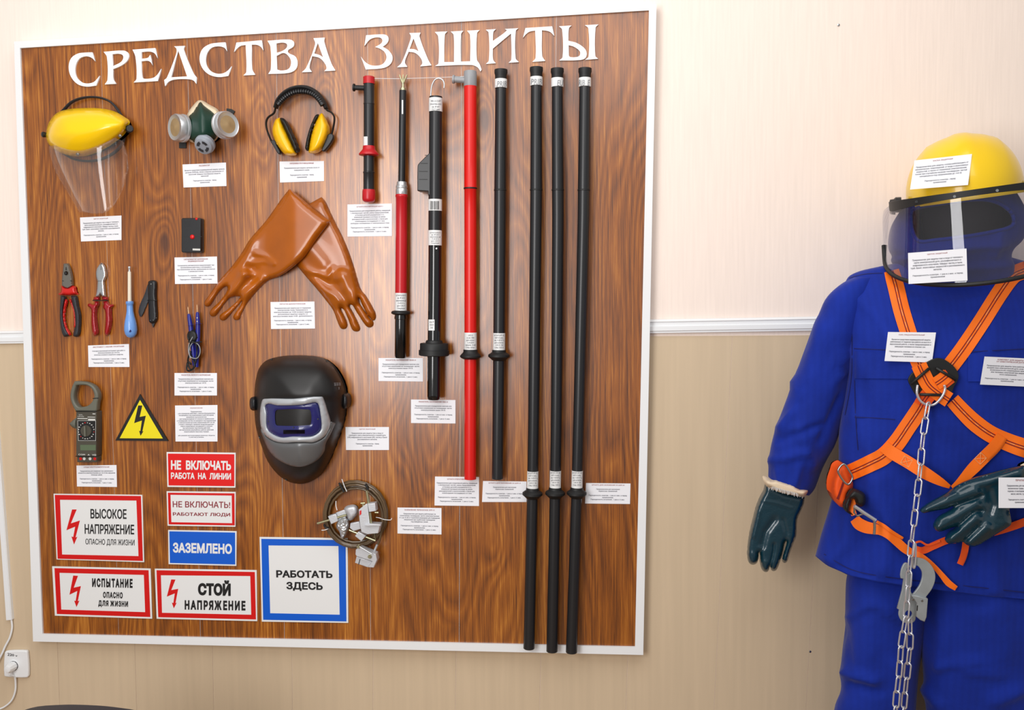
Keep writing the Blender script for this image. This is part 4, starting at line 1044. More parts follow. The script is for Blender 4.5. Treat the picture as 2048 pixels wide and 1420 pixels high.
# ------------------------------------------------------------------ voltage detector box
zd = lambda p: zm(340, 420, 4.18, p)
o = thing('pocket_detector', bd(386, 505, 0), 'small black pocket voltage detector with a round red button', 'detector')
rr = lambda l, t, r, b, k: [(l, t + k), (l + k * .3, t + k * .3), (l + k, t), (r - k, t), (r - k * .3, t + k * .3), (r, t + k), (r, b - k), (r - k * .3, b - k * .3), (r - k, b), (l + k, b), (l + k * .3, b - k * .3), (l, b - k)]
plate('case', [rr(362.5, 436, 401.5, 505, 3)], 0.0005, 0.022, 'black', o, bevel=0.002)
q = zd([(187, 225)])[0]
mk('button', *latheg(bd(*q, 0.0222), (0, -1, 0), [(-.001, .0062), (.0012, .0062), (.0028, .0050), (.0036, .0028), (.0038, .0006)], 20), 'signred', o, 60, 'round red button')
q = zd([(222, 74)])[0]
mk('lamp', *latheg(bd(*q, 0.0215), (0.1, -1, 0.5), [(-.001, .0035), (.0012, .0033), (.0022, .0016)], 14), 'signred', o, 60, 'small red lamp')
for i, w in enumerate((0, 4, 8)):
    plate('speaker_slot', [zd([(115 + i * 2, 95 + i * 17), (160 + (2 - i) * 4, 95 + i * 17), (160 + (2 - i) * 4, 101 + i * 17), (115 + i * 2, 101 + i * 17)])], 0.0219, 0.0223, 'black_ink', o)
plate('joint_line', [zd([(108, 221), (268, 221), (268, 224), (108, 224)])], 0.0219, 0.0222, 'black_ink', o)
plate('printed_mark', [zd([(189, 322), (252, 324), (252, 339), (189, 337)])], 0.0219, 0.0222, 'whiteink', o)

# ------------------------------------------------------------------ hand tools
zt = lambda p: zm(100, 510, 7.887, p)
S1 = lambda pts: hm(zt([p + (1,) if len(p) == 2 else p[:2] for p in pts]), 3)   # (x,y) smooth, (x,y,0) corner
o = thing('combination_pliers', bd(138, 670, 0), 'combination pliers with red and charcoal handles, leftmost of the hand tools', 'pliers')
puff('jaws', [S1([(215,135,0),(275,133,0),(302,190),(340,330),(352,480,0),(290,520),(240,516),(188,480,0),(188,380),(205,240)]), S1([(232,287),(255,262),(280,287),(255,316)])], pill(0.011, 0.003, 1.5), 0.004, 'plier_steel', o, step=1.6, its=0, smooth=30)
mk('pivot', *latheg(bd(*zt([(255, 288)])[0], 0.008), (0, -1, 0), [(0, .0033), (.004, .0033), (.0045, .002)], 16), 'black', o, 40)
plate('jaw_gap', [S1([(248,190,0),(256,190,0),(262,240,0),(244,240,0)])], 0.012, 0.0146, 'black_ink', o)
for x0 in (193, 318): plate('notch', [zt([(x0,402),(x0+22,406),(x0+22,415),(x0,411)])], 0.012, 0.0146, 'black_ink', o)
puff('red_collar', [S1([(180,485,0),(240,515),(290,520),(350,482,0),(395,495,0),(415,590),(442,620,0),(330,636),(150,630),(130,612,0),(165,590)])], pill(0.008, 0.011, 4), 0.002, 'tred', o, step=1.8, smooth=60)
hl = puff('handle', [S1([(165,640,0),(245,650,0),(235,720),(205,880),(218,1050),(262,1180),(315,1262),(270,1285),(215,1283),(172,1150),(155,950),(160,780)])], pill(0.008, 0.010, 4), lambda d, x, y: 0.008 - 0.007 * min(1, d / 4), 'tgrey', o, step=1.8, smooth=180)
puff('grip_insert', [S1([(240,700),(268,712),(238,850),(228,1000),(262,1150),(320,1255),(292,1273),(232,1150),(202,1000),(206,870)])], pill(0.009, 0.011, 3), 0.004, 'tred', hl, step=1.6, smooth=180)
hl = puff('handle', [S1([(330,645,0),(420,640,0),(442,800),(475,950),(472,1130),(446,1283),(400,1290),(364,1270),(388,1150),(395,1050),(385,900),(350,770)])], pill(0.008, 0.010, 4), lambda d, x, y: 0.008 - 0.007 * min(1, d / 4), 'tgrey', o, step=1.8, smooth=180)
puff('grip_insert', [S1([(300,705),(322,700),(352,770),(390,900),(402,1050),(390,1150),(382,1050),(370,900),(338,790)])], pill(0.008, 0.008, 2), 0.004, 'tred', hl, step=1.4, smooth=180)
o = thing('side_cutters', bd(203, 670, 0), 'chrome side cutters with glossy crimson handles between the pliers and the screwdriver', 'cutters')
puff('jaws', [S1([(810,122,0),(850,170),(872,240),(880,330),(853,400,0),(845,415,0),(855,520),(867,655,0),(825,655,0),(797,608,0),(770,655,0),(718,655,0),(740,540),(750,412,0),(733,360),(728,260),(762,170)])], pill(0.010, 0.004, 2.5), 0.004, 'cutter_steel', o, step=1.6, its=1, smooth=30)
plate('blade_line', [zt([(800,235),(806,235),(806,130),(803,130)])], 0.010, 0.0145, 'tgrey', o)
plate('joint_line', [zt([(748,408),(850,408),(850,413),(748,413)])], 0.010, 0.0146, 'tgrey', o)
puff('side_lug', [S1([(850,280),(885,275),(892,300),(870,380),(858,340)])], pill(0.005, 0.004, 2), 0.002, 'cutter_steel', o, step=1.6, smooth=60)
puff('collar', [S1([(690,662,0),(775,658,0),(778,720,0),(675,722,0),(680,700)])], pill(0.006, 0.009, 3), 0.003, 'tred2', o, step=1.8, smooth=60)
puff('collar', [S1([(820,656,0),(908,660,0),(916,716,0),(830,725,0)])], pill(0.006, 0.009, 3), 0.003, 'tred2', o, step=1.8, smooth=60)
hb_ = lambda d, x, y: 0.008 - 0.007 * min(1, d / 4)
puff('handle', [S1([(700,728,0),(768,735,0),(760,800),(735,835),(724,960),(738,1130),(750,1230),(722,1277),(690,1270),(660,1200),(642,1050),(645,860),(600,815),(594,775),(630,762),(688,775)])], pill(0.008, 0.011, 4.5), hb_, 'tred2', o, step=1.8, smooth=180)
puff('handle', [S1([(838,735,0),(905,722,0),(930,770),(995,780),(1005,805),(960,845),(966,1000),(955,1130),(925,1245),(890,1277),(858,1240),(866,1130),(872,1000),(862,870),(830,825),(845,780)])], pill(0.008, 0.011, 4.5), hb_, 'tred2', o, step=1.8, smooth=180)
mk('binding', *tubeg([bd(*p, 0.0185) for p in zt([(672,718),(740,712),(800,720),(860,712),(918,716)])], 0.0012, 8), 'rubber', o, 60)
o = thing('screwdriver', bd(261, 675, 0), 'insulated screwdriver with sky blue handle and ivory shaft', 'screwdriver')
ax_ = [(258.8, 533), (259.3, 603), (262.5, 676)]
def xs(y): return ax_[0][0] + (y - 533) / (603 - 533) * .5 if y < 603 else ax_[1][0] + (y - 603) / 73 * 2.6
def scr(nm, prof, m):
    mk(nm, *rodg([(xs(y), y, r_) for y, r_ in prof], 0.0165, 24), m, o, 60)
scr('tip', [(533, 2.4), (534, 2.7), (536, 2.6), (538, 1.8), (541, 1.8), (544, 2.6)], 'silver')
scr('shaft', [(543, 2.4), (544, 3.2), (603, 3.7)], 'ivory')
scr('handle', [(602, 4), (603, 7.3), (608, 7.5), (609, 6.3), (613, 6.1), (622, 6.3), (632, 8.0), (642, 10.4), (652, 11.9), (660, 12.3), (668, 10.8), (673, 7.6), (675.5, 3)], 'skyblue')
mk('hanging_hole', *latheg(bd(*zt([(1262, 1198)])[0], 0.0312), (0, -1, 0), [(0, .0036), (.0009, .0036)], 16), 'maskblue', o, 40)
o = thing('folding_knife', bd(303, 650, 0), 'black folding cable knife with half-open blade, right of the screwdriver', 'knife')
puff('handle', [S1([(1550,425),(1590,402),(1645,403),(1672,440),(1668,600),(1676,800),(1684,1000),(1650,1070),(1585,1075),(1556,1020),(1552,800),(1545,560)])], pill(0.009, 0.005, 3), 0.003, 'black', o, step=1.8, smooth=60)
puff('blade', [S1([(1538,470,0),(1575,600),(1560,700,0),(1500,850),(1445,968),(1415,965),(1396,880),(1430,755),(1490,620)])], pill(0.004, 0.0015, 2), 0.002, 'tgrey', o, step=1.8, smooth=60)
puff('point', [S1([(1598,1070,0),(1652,1070,0),(1622,1145,0)])], 0.008, 0.004, 'tgrey', o, step=2, its=0)
for p, r_ in (((1595, 458), .0022), ((1648, 705), .0012), ((1585, 1030), .0012), ((1632, 1027), .0014), ((1676, 992), .0012)):
    mk('rivet', *latheg(bd(*zt([p])[0], 0.0138), (0, -1, 0), [(0, r_), (.0008, r_ * .8)], 12), 'steel', o, 60)
for p in ((1555, 712), (1690, 712)): pass
mk('binding', *tubeg([bd(*p, d_) for p, d_ in zip(zt([(1540,715),(1556,712),(1610,712),(1670,716),(1688,720)]), (0.006, 0.0145, 0.0152, 0.0145, 0.004))], 0.0011, 8), 'rubber', o, 60)

# ------------------------------------------------------------------ test probes
zp = lambda p: zm(340, 420, 4.18, p)
o = thing('test_probes', bd(386, 735, 0), 'pair of blue test probes tied together with a coiled black lead', 'test probes')
def probe(pts, d):
    P = [bd(*q, d) for q in zp(pts)]
    pb = mk('probe', *tubeg([P[1], P[1].lerp(P[2], .08), P[1].lerp(P[2], .5), P[2], P[2].lerp(P[3], .02), P[2].lerp(P[3], .05), P[2].lerp(P[3], .07), P[3].lerp(P[4], .2), P[4]], [.002, .0042, .0056, .0060, .0105, .0105, .0062, .0062, .0052], 16), 'blueprobe', o, 45)
    mk('metal_tip', *tubeg([P[0], P[0].lerp(P[1], .25), P[1]], [.0008, .0016, .0016], 10), 'copper', pb, 60)
    return pb
probe([(150, 808), (156, 868), (172, 962), (176, 1000), (205, 1300)], 0.014)
pb = probe([(226, 790), (229, 852), (234, 950), (236, 990), (222, 1312)], 0.014)
for y in (902, 932): mk('indicator', *latheg(bd(*zp([(227, y)])[0], 0.0195), (0, -1, 0), [(0, .0018), (.0006, .0014)], 10), 'whiteink', pb, 60)
cb = zp([(176,1290),(150,1270),(140,1330),(165,1345),(205,1310),(190,1240),(160,1180),(165,1120),(200,1100),(240,1130),(252,1190),(225,1240),(180,1230),(158,1170),(178,1110),(215,1075),(200,1030),(165,1020),(150,1060),(170,1100),(215,1110),(225,1180),(215,1260),(190,1330),(160,1320),(150,1250),(175,1180)])
cs = sm(cb, 5, False)
mk('lead', *tubeg([bd(x, y, 0.021 + 0.003 * math.sin(i * 0.7)) for i, (x, y) in enumerate(cs)], 0.0023, 8), 'rubber', o, 60)
cb = zp([(170,1240),(160,1180),(180,1120),(215,1110),(245,1140),(252,1190),(232,1235),(200,1240),(170,1225),(155,1180),(160,1120),(190,1060)])
mk('lead', *tubeg([bd(x, y, 0.027) for x, y in sm(cb, 5, False)], 0.0013, 8), 'grey', o, 60, 'pale thin lead')
puff('lead_bundle', [hm(zp([(150,1020,1),(200,1000,1),(232,1040,1),(228,1090,1),(185,1110,1),(148,1085,1)]), 3)], pill(0.015, 0.012, 4), 0.006, 'rubber', o, step=2, smooth=180)
mk('binding', *tubeg([bd(*p, 0.029) for p in zp([(150, 1102), (200, 1108), (266, 1102)])], 0.0016, 8), 'rubber', o, 60)

# ------------------------------------------------------------------ clamp meter
zc = lambda p: zm(130, 750, 6.17, p)
o = thing('clamp_meter', bd(180, 925, 0), 'grey clamp meter with an open ring jaw on top and a round dial', 'clamp meter')
plate('case', [rr(*zc([(136, 452)])[0], *zc([(386, 1008)])[0], 1.5)], 0.0008, 0.030, 'meter', o, bevel=0.002)
plate('lower_case', [rr(*zc([(146, 1004)])[0], *zc([(390, 1078)])[0], 1.5)], 0.0008, 0.026, 'meter', o, bevel=0.002)
ja = hm(zc([(112,78),(180,80,1),(270,95,1),(350,140,1),(398,220,1),(406,290,1),(395,350,1),(385,450),(130,450),(100,400,1),(66,310,1),(62,230,1),(80,150,1)]), 4)
jb = hm(zc([(134,130),(200,126,1),(270,132,1),(325,172,1),(352,230,1),(350,290,1),(290,370,1),(220,395,1),(165,395,1),(125,350,1),(106,290,1),(110,220,1)]), 4)
plate('ring_jaw', [ja, jb], 0.008, 0.028, 'metergrey', o, bevel=0.0035)
plate('jaw_joint', [zc([(340,285),(410,280),(410,290),(340,295)])], 0.0275, 0.0285, 'black_ink', o)
puff('trigger', [hm(zc([(140,525),(95,560,1),(52,602),(90,645,1),(140,665)]), 4)], pill(0.016, 0.006, 3), 0.006, 'metergrey', o, step=2, smooth=60)
plate('dial_plate', [zc([(152,558),(384,558),(384,815),(160,815)])], 0.0298, 0.0305, 'black_ink', o)
plate('dial_outline', [zc([(155,561),(381,561),(381,812),(163,812)]), zc([(159,565),(377,565),(377,808),(167,808)])], 0.0303, 0.0307, 'whiteink', o)
cd = bd(*zc([(262, 690)])[0], 0.0305)
dl = mk('dial', *latheg(cd, (0, -1, 0), [(-.0005, .0160), (.0022, .0155), (.0028, .0150)], 32), 'meter', o, 30)
mk('dial_pointer', *boxg((cd.x - .0022, cd.y - .0075, cd.z - .0145), (cd.x + .0022, cd.y - .0025, cd.z + .0145)), 'metergrey', dl)
for k in range(20):
    t = 2 * PI * k / 20 + 0.15; cx_, cy_ = 262 + 96 * math.cos(t), 690 + 100 * math.sin(t)
    w = 9 + 4 * (k % 3); h_ = 7
    plate('scale_mark', [zc([(cx_ - w / 2, cy_ - h_), (cx_ + w / 2, cy_ - h_), (cx_ + w / 2, cy_ + h_ * .4), (cx_ - w / 2, cy_ + h_ * .4)])], 0.0304, 0.0308, 'whiteink' if k % 7 else 'signred', o)
plate('display', [zc([(187,862),(378,862),(380,930),(190,930)])], 0.0298, 0.0304, 'lcd', o)
for q in ([(285,540),(372,542),(372,562),(285,560)], [(340,474),(374,476),(374,485),(340,484)], [(278,516),(372,518),(372,525),(278,523)], [(153,532),(278,534),(278,543),(153,541)]):
    plate('printed_mark', [zc(q)], 0.0298, 0.0309, 'whiteink', o)
text('printed_text', 'DIGITAL\nCLAMP METER', [zc([p])[0] for p in ((153,484),(235,486),(235,520),(153,518))], 0.0306, 'whiteink', o)
text('printed_text', 'COM   A   VΩ', [zc([p])[0] for p in ((165,970),(384,976),(384,998),(165,990))], 0.0306, 'whiteink', o, bold=0.02)
for x, m in ((196, 'signred'), (240, 'whiteink'), (312, 'whiteink'), (370, 'signred')):
    mk('jack', *latheg(bd(*zc([(x, 1032)])[0], 0.0255), (0, -1, 0), [(0, .0042), (.0014, .0042), (.0016, .0026), (.0009, .0022)], 14), m, o, 40)
for y in (447, 1003):
    mk('binding', *tubeg([bd(*zc([(135, y)])[0], 0.002), bd(*zc([(135, y)])[0], 0.0308), bd(*zc([(388, y)])[0], 0.0308), bd(*zc([(390, y)])[0], 0.002), bd(*zc([(440, y)])[0], 0.003)], 0.0012, 8), 'rubber', o, 60)

# ------------------------------------------------------------------ portable grounding set
zk = lambda p: zm(620, 940, 6.4545, p)
o = thing('grounding_set', bd(706, 1135, 0), 'coiled brown grounding cable with metal screw clamps', 'grounding cable')
random.seed(3)
pts = []
cx_, cy_ = 580, 580
loops = [(428, 440, 0.009), (398, 405, 0.016), (360, 372, 0.011), (330, 338, 0.018), (412, 425, 0.022), (378, 390, 0.024)]
for li, (rx, ry, dd) in enumerate(loops):
    nx = loops[min(li + 1, len(loops) - 1)]
    for k in range(24):
        t = 2 * PI * k / 24 - 2.0; f_ = k / 24
        a_ = rx + (nx[0] - rx) * f_; b_ = ry + (nx[1] - ry) * f_; d_ = dd + (nx[2] - dd) * f_
        q = zk([(cx_ + a_ * math.cos(t), cy_ + b_ * math.sin(t))])[0]
        pts.append(bd(q[0], q[1], d_ + 0.0015 * math.sin(3 * t + li)))
for q, d_ in (((860, 760), 0.026), ((905, 850), 0.028), ((880, 960), 0.030), ((835, 1050), 0.032)):
    pts.append(bd(*zk([q])[0], d_))
mk('cable', *tubeg(pts[:-4], 0.0034, 8), 'cable', o, 180)
mk('cable_end', *tubeg([bd(*q, d_) for q, d_ in zip(sm(zk([(760,290),(870,400),(930,560),(925,760),(900,900),(850,1010),(820,1075)]), 4, False), [0.029] * 40)], 0.003, 8), 'cable', o, 180)
mk('cable_sleeve', *tubeg([bd(*q, 0.031) for q in zk([(870, 960), (845, 1015), (815, 1080)])], 0.0036, 10), 'silver', o, 60)
def blk(nm, pts, d0, d1, m='alu', par=None, bev=0.0015): return plate(nm, [zk(pts)], d0, d1, m, par, bevel=bev, smooth=40)
def bolt_(nm, a, b, d, r_, par, m='brasszinc', db=None):
    A, B = bd(*zk([a])[0], d), bd(*zk([b])[0], db if db is not None else d)
    return mk(nm, *tubeg([A, B], r_, 12), m, par, 40)
c1 = blk('clamp', [(230,600),(330,568),(362,660),(272,702)], 0.026, 0.046, par=o)
blk('clamp_jaw', [(335,552),(440,515),(475,560),(455,640),(365,660),(340,620)], 0.024, 0.036, par=c1)
bolt_('bolt', (95, 690), (470, 580), 0.040, 0.0032, c1)
puff('wing_nut', [hm(zk([(440,495,1),(540,450,1),(605,475,1),(618,560,1),(580,610,1),(515,655,1),(478,600,1)]), 4)], pill(0.032, 0.018, 7), 0.028, 'alu', c1, step=2.2, its=1, smooth=30)
c2 = puff('clamp', [hm(zk([(385,632,1),(470,620,1),(502,705,1),(482,790,1),(420,882,1),(380,800,1),(338,725,1)]), 4)], lambda d, x, y: 0.034 + 0.014 * math.sqrt(max(0, 1 - (1 - min(d / 8, 1)) ** 2)) + 0.0035 * noise.noise(Vector((x * .35, y * .35, 1))), 0.028, 'silver', o, step=1.9, its=0, smooth=30)
c3 = blk('clamp', [(520,690),(632,668),(655,762),(560,790),(512,750)], 0.026, 0.040, par=o)
bolt_('bolt', (505, 775), (845, 912), 0.034, 0.0032, c3)
blk('nut', [(578,852),(622,798),(722,848),(662,922)], 0.026, 0.045, par=c3)
c4 = blk('clamp', [(628,512),(722,440),(742,445),(770,690),(905,700),(880,818),(740,832),(662,802),(640,700)], 0.036, 0.060, par=o)
blk('clamp_head', [(742,438),(838,428),(850,530),(760,545)], 0.040, 0.064, par=c4)
blk('clamp_jaw', [(700,722),(735,695),(908,702),(908,722),(740,728)], 0.058, 0.068, par=c4, bev=0.001)
bolt_('bolt', (732, 265), (757, 425), 0.050, 0.0038, c4)
bolt_('bolt', (775, 548), (790, 680), 0.056, 0.0030, c4)
bolt_('bolt', (838, 547), (884, 549), 0.052, 0.0026, c4)
bolt_('bolt', (655, 430), (712, 425), 0.050, 0.0026, c4)
bolt_('bolt', (680, 430), (690, 470), 0.050, 0.0028, c4)
plate('label', [zk([(640,530),(662,518),(662,570),(640,590)])], 0.0598, 0.0606, 'signred', c4)
c5 = blk('clamp', [(590,1030),(640,1000),(848,1086),(866,1160),(822,1262),(742,1256),(800,1180),(600,1115),(585,1090)], 0.030, 0.056, par=o)
blk('clamp_jaw', [(600,1118),(800,1182),(745,1258),(578,1200)], 0.028, 0.046, par=c5)
blk('jaw_groove', [(640,1150),(650,1152),(632,1222),(622,1218)], 0.0458, 0.0466, 'tgrey', par=c5, bev=0)
for q in ((632, 982), (776, 1112)):
    mk('bolt_head', *latheg(bd(*zk([q])[0], 0.054), (0, -1, 0), [(0, .0052), (.006, .0052), (.009, .0035)], 16), 'brasszinc', c5, 40)
bolt_('handle_bar', (640, 990), (800, 1085), 0.063, 0.0020, c5, 'silver')
def tie(a, b, m, r_=0.0016, w=None):
    mk('cable_tie', *tubeg([bd(*q, 0.031) for q in sm(zk(a), 4, False)], r_, 8), m, o, 60)
tie([(375,165),(400,215),(440,285)], 0, 'rubber', 0.0030)
tie([(412,118),(440,200),(475,278)], 0, 'white', 0.0012)
tie([(715,180),(735,215),(745,250)], 0, 'rubber', 0.0036)
tie([(850,610),(900,620),(960,640),(1040,645),(1055,620)], 0, 'white', 0.0010)
tie([(150,778),(190,775),(240,755)], 0, 'white', 0.0011)
tie([(335,400),(335,460),(350,520)], 0, 'white', 0.0012)
tie([(180,700),(200,740),(240,745)], 0, 'rubber', 0.0028)
tie([(830,760),(835,850),(850,910)], 0, 'brasszinc', 0.0010)

# ------------------------------------------------------------------ socket, plug, leads, trunking, chair
Wd = lambda x, y, h=0.0: at(x, y, WY - h)
zs = lambda p: zm(0, 1180, 5.689, p)
o = thing('wall_socket', Wd(30, 1355), 'white wall socket marked 220 v', 'socket')
def wplate(nm, loop, h0, h1, m, par, bevel=0.0):
    cu = bpy.data.curves.new('tmp', 'CURVE'); cu.dimensions = '2D'; cu.fill_mode = 'BOTH'; cu.extrude = (h1 - h0) / 2 - bevel
    if bevel: cu.bevel_depth = bevel; cu.bevel_resolution = 3; cu.offset = -bevel
    s = cu.splines.new('POLY'); s.points.add(len(loop) - 1); s.use_cyclic_u = True
    for i, p in enumerate(loop):
        w = Wd(p[0], p[1], h1); s.points[i].co = (w.x, w.z, 0, 1)
    me = _curve_mesh(cu); n = len(me.vertices); co = np.empty(n * 3); me.vertices.foreach_get('co', co); co = co.reshape(-1, 3)
    me.vertices.foreach_set('co', np.stack([co[:, 0], WY - (h0 + h1) / 2 - co[:, 2], co[:, 1]], 1).ravel())
    return fin(nm, me, m, par, 40)
wplate('frame', hm(zs([(75,695,1),(290,692,1),(308,715,1),(320,970,1),(300,1000,1),(75,992,1),(42,975,1),(48,715,1)]), 4), 0.0002, 0.012, 'white', o, 0.004)
cS = Wd(*zs([(158, 860)])[0], 0.012)
mk('socket_ring', *latheg(cS, (0, -1, 0), [(-.002, .0165), (.0015, .0165), (.002, .0145)], 32), 'white', o, 40)
mk('socket_gap', *latheg(cS, (0, -1, 0), [(.0012, .0146), (.0023, .0146)], 32), 'tgrey', o, 40)
me = text_mesh('220 v', zs([(85, 715), (200, 738), (198, 760), (85, 748)]), lambda x, y: Wd(x, y, 0.0124), bold=0.02); fin('printed_text', me, 'black_ink', o)
pl_ = thing('power_plug', Wd(*zs([(150, 945)])[0], 0.014), 'round white plug with its lead, pushed into the 220 v socket', 'plug')
hx = [cS + Vector((-0.004 + 0.0132 * math.cos(t), -0.0026, 0.0132 * math.sin(t))) for t in [2 * PI * k / 10 for k in range(10)]]
a_ = Vector((0, -1, 0)); cP = cS + Vector((-0.001, -0.0024, 0.0))
mk('plug_body', *latheg(cP, a_, [(0, .0140), (.012, .0135), (.022, .0120), (.026, .0095), (.027, .004)], 10), 'white', pl_, 30)
lead = [cP + Vector((0.0, -0.016, -0.008)), cP + Vector((0.001, -0.016, -0.020))] + [Wd(*q, h) for q, h in zip(zs([(165,985),(178,1060),(172,1160),(130,1260),(50,1330),(-40,1365)]), (0.014, 0.009, 0.008, 0.008, 0.008, 0.008))]
ls_ = sm([tuple(p) for p in lead], 5, False)
mk('lead', *tubeg(ls_, 0.0027, 10), 'white', pl_, 60)
o = thing('cable_trunking', Wd(26, 1237), 'white plastic cable channel running down the wall at the far left', 'cable channel')
tb = [Wd(0, 990), Wd(10, 990), Wd(28.5, 1237), Wd(17, 1237.5)]
dz = (tb[0] - tb[3]) / (tb[0].z - tb[3].z); dz2 = (tb[1] - tb[2]) / (tb[1].z - tb[2].z)
top0, top1 = tb[3] + dz * 0.80, tb[2] + dz2 * 0.80
qd = [tb[3] + Vector((0, -.0001, 0)), tb[2] + Vector((0, -.0001, 0)), top1 + Vector((0, -.0001, 0)), top0 + Vector((0, -.0001, 0))]
mk('channel', *prismg(qd, (0, -0.010, 0)), 'white', o)
qd2 = [Vector((p.x + (0.0012 if i in (0, 3) else -0.0012), p.y - 0.0100, p.z)) for i, p in enumerate(qd)]
mk('lid', *prismg(qd2, (0, -0.0018, 0)), 'white', o)
o = thing('white_lead', Wd(0, 1320), 'white lead dropping out of the cable channel towards the left', 'lead')
ls_ = sm([tuple(Wd(x, y, h)) for (x, y), h in zip(zs([(125, 300), (130, 335), (138, 430), (112, 540), (60, 640), (20, 730), (-50, 860)]), (0.006, 0.006, 0.006, 0.007, 0.008, 0.010, 0.012))], 5, False)
mk('cord', *tubeg(ls_, 0.0028, 10), 'white', o, 60)
for k, (q, lab) in enumerate((((1620, 1303), 'small screw in the beige panel left of the blue trousers'), ((1677, 50), 'tiny nail in the cream wall high above the blue suit'))):
    c_ = Wd(*q)
    s_ = mk('screw', *latheg(c_, (0, -1, 0), [(-.001, .0010), (.0004, .0030), (.0010, .0030), (.0016, .0014)], 12), 'steel', None, 60)
    tag(s_, lab, 'screw')
# chair back whose top edge shows at the bottom of the frame
CY = -0.62
o = thing('chair', (at(175, 1416, CY).x, CY - 0.2, 0), 'chair with black backrest just showing under the board', 'chair')
ct = at(175, 1410, CY); R_ = 0.10
out = [(-0.16, -0.30), (0.16, -0.30), (0.175, -0.12), (0.165, -0.035), (0.13, -0.012), (0.06, -0.002), (0, 0), (-0.06, -0.002), (-0.13, -0.012), (-0.165, -0.035), (-0.175, -0.12)]
pt = [Vector((ct.x + x, CY, ct.z + z)) for x, z in [(x, z) for x, z, *_ in hm([(a, b, 1) if i > 1 else (a, b) for i, (a, b) in enumerate(out)], 4)]]
mk('backrest', *prismg(pt, (0, -0.03, 0)), 'tgrey', o)
zt0 = 0.45
for sx in (-1, 1): mk('back_post', *tubeg([(ct.x + sx * 0.13, CY - 0.04, ct.z - 0.25), (ct.x + sx * 0.14, CY - 0.06, zt0), (ct.x + sx * 0.17, CY + 0.0, 0.0)], 0.011, 10), 'black', o, 60)
mk('seat', *boxg((ct.x - 0.2, CY - 0.46, zt0), (ct.x + 0.2, CY - 0.05, zt0 + 0.05)), 'tgrey', o)
for sx in (-1, 1): mk('leg', *tubeg([(ct.x + sx * 0.17, CY - 0.42, zt0), (ct.x + sx * 0.18, CY - 0.46, 0.0)], 0.011, 10), 'black', o, 60)
# ------------------------------------------------------------------ suit on a mannequin at the right
M.update(
    blue=fabric_mat('blue_cotton', (16, 44, 148)),
    bluedark=mat('blue_thread', (14, 22, 96), 0.9),
    hood=fabric_mat('blue_knit', (20, 42, 138)),
    orange=mat('orange_webbing', (255, 116, 0), 0.65, bump=(900, 0.4, 0.0006)),
    orange2=mat('orange_webbing_deep', (240, 84, 0), 0.65, bump=(900, 0.4, 0.0006)),
    stitch=mat('dark_red_stitch', (124, 20, 20), 0.8),
    stitchlight=mat('pale_stitch', (236, 170, 110), 0.8),
    teal=mat('teal_nitrile', (12, 52, 66), 0.24, coat=0.35, bump=(70, 0.35, 0.003)),
    knit=mat('cream_knit', (226, 206, 178), 0.85, bump=(400, 0.5, 0.001)),
    helm=mat('helmet_yellow', (248, 204, 16), 0.28, coat=0.3),
    void=mat('hood_void_dark', (34, 28, 28), 0.75),  # near-black head colour stands in for the shade inside the open hood
    chain=mat('chain_zinc', (216, 216, 222), 0.24, 0.7),
)
def interp_rows(rows, k):
    return sm(rows, k, closed=False)
def seg_dist(P, poly):
    A = np.array(poly[:-1], float); B = np.array(poly[1:], float); d = np.full(len(P), 1e9)
    for a, b in zip(A, B):
        ab = b - a; t = np.clip(((P - a) @ ab) / (ab @ ab), 0, 1); d = np.minimum(d, np.hypot(*(P - a - t[:, None] * ab).T))
    return d
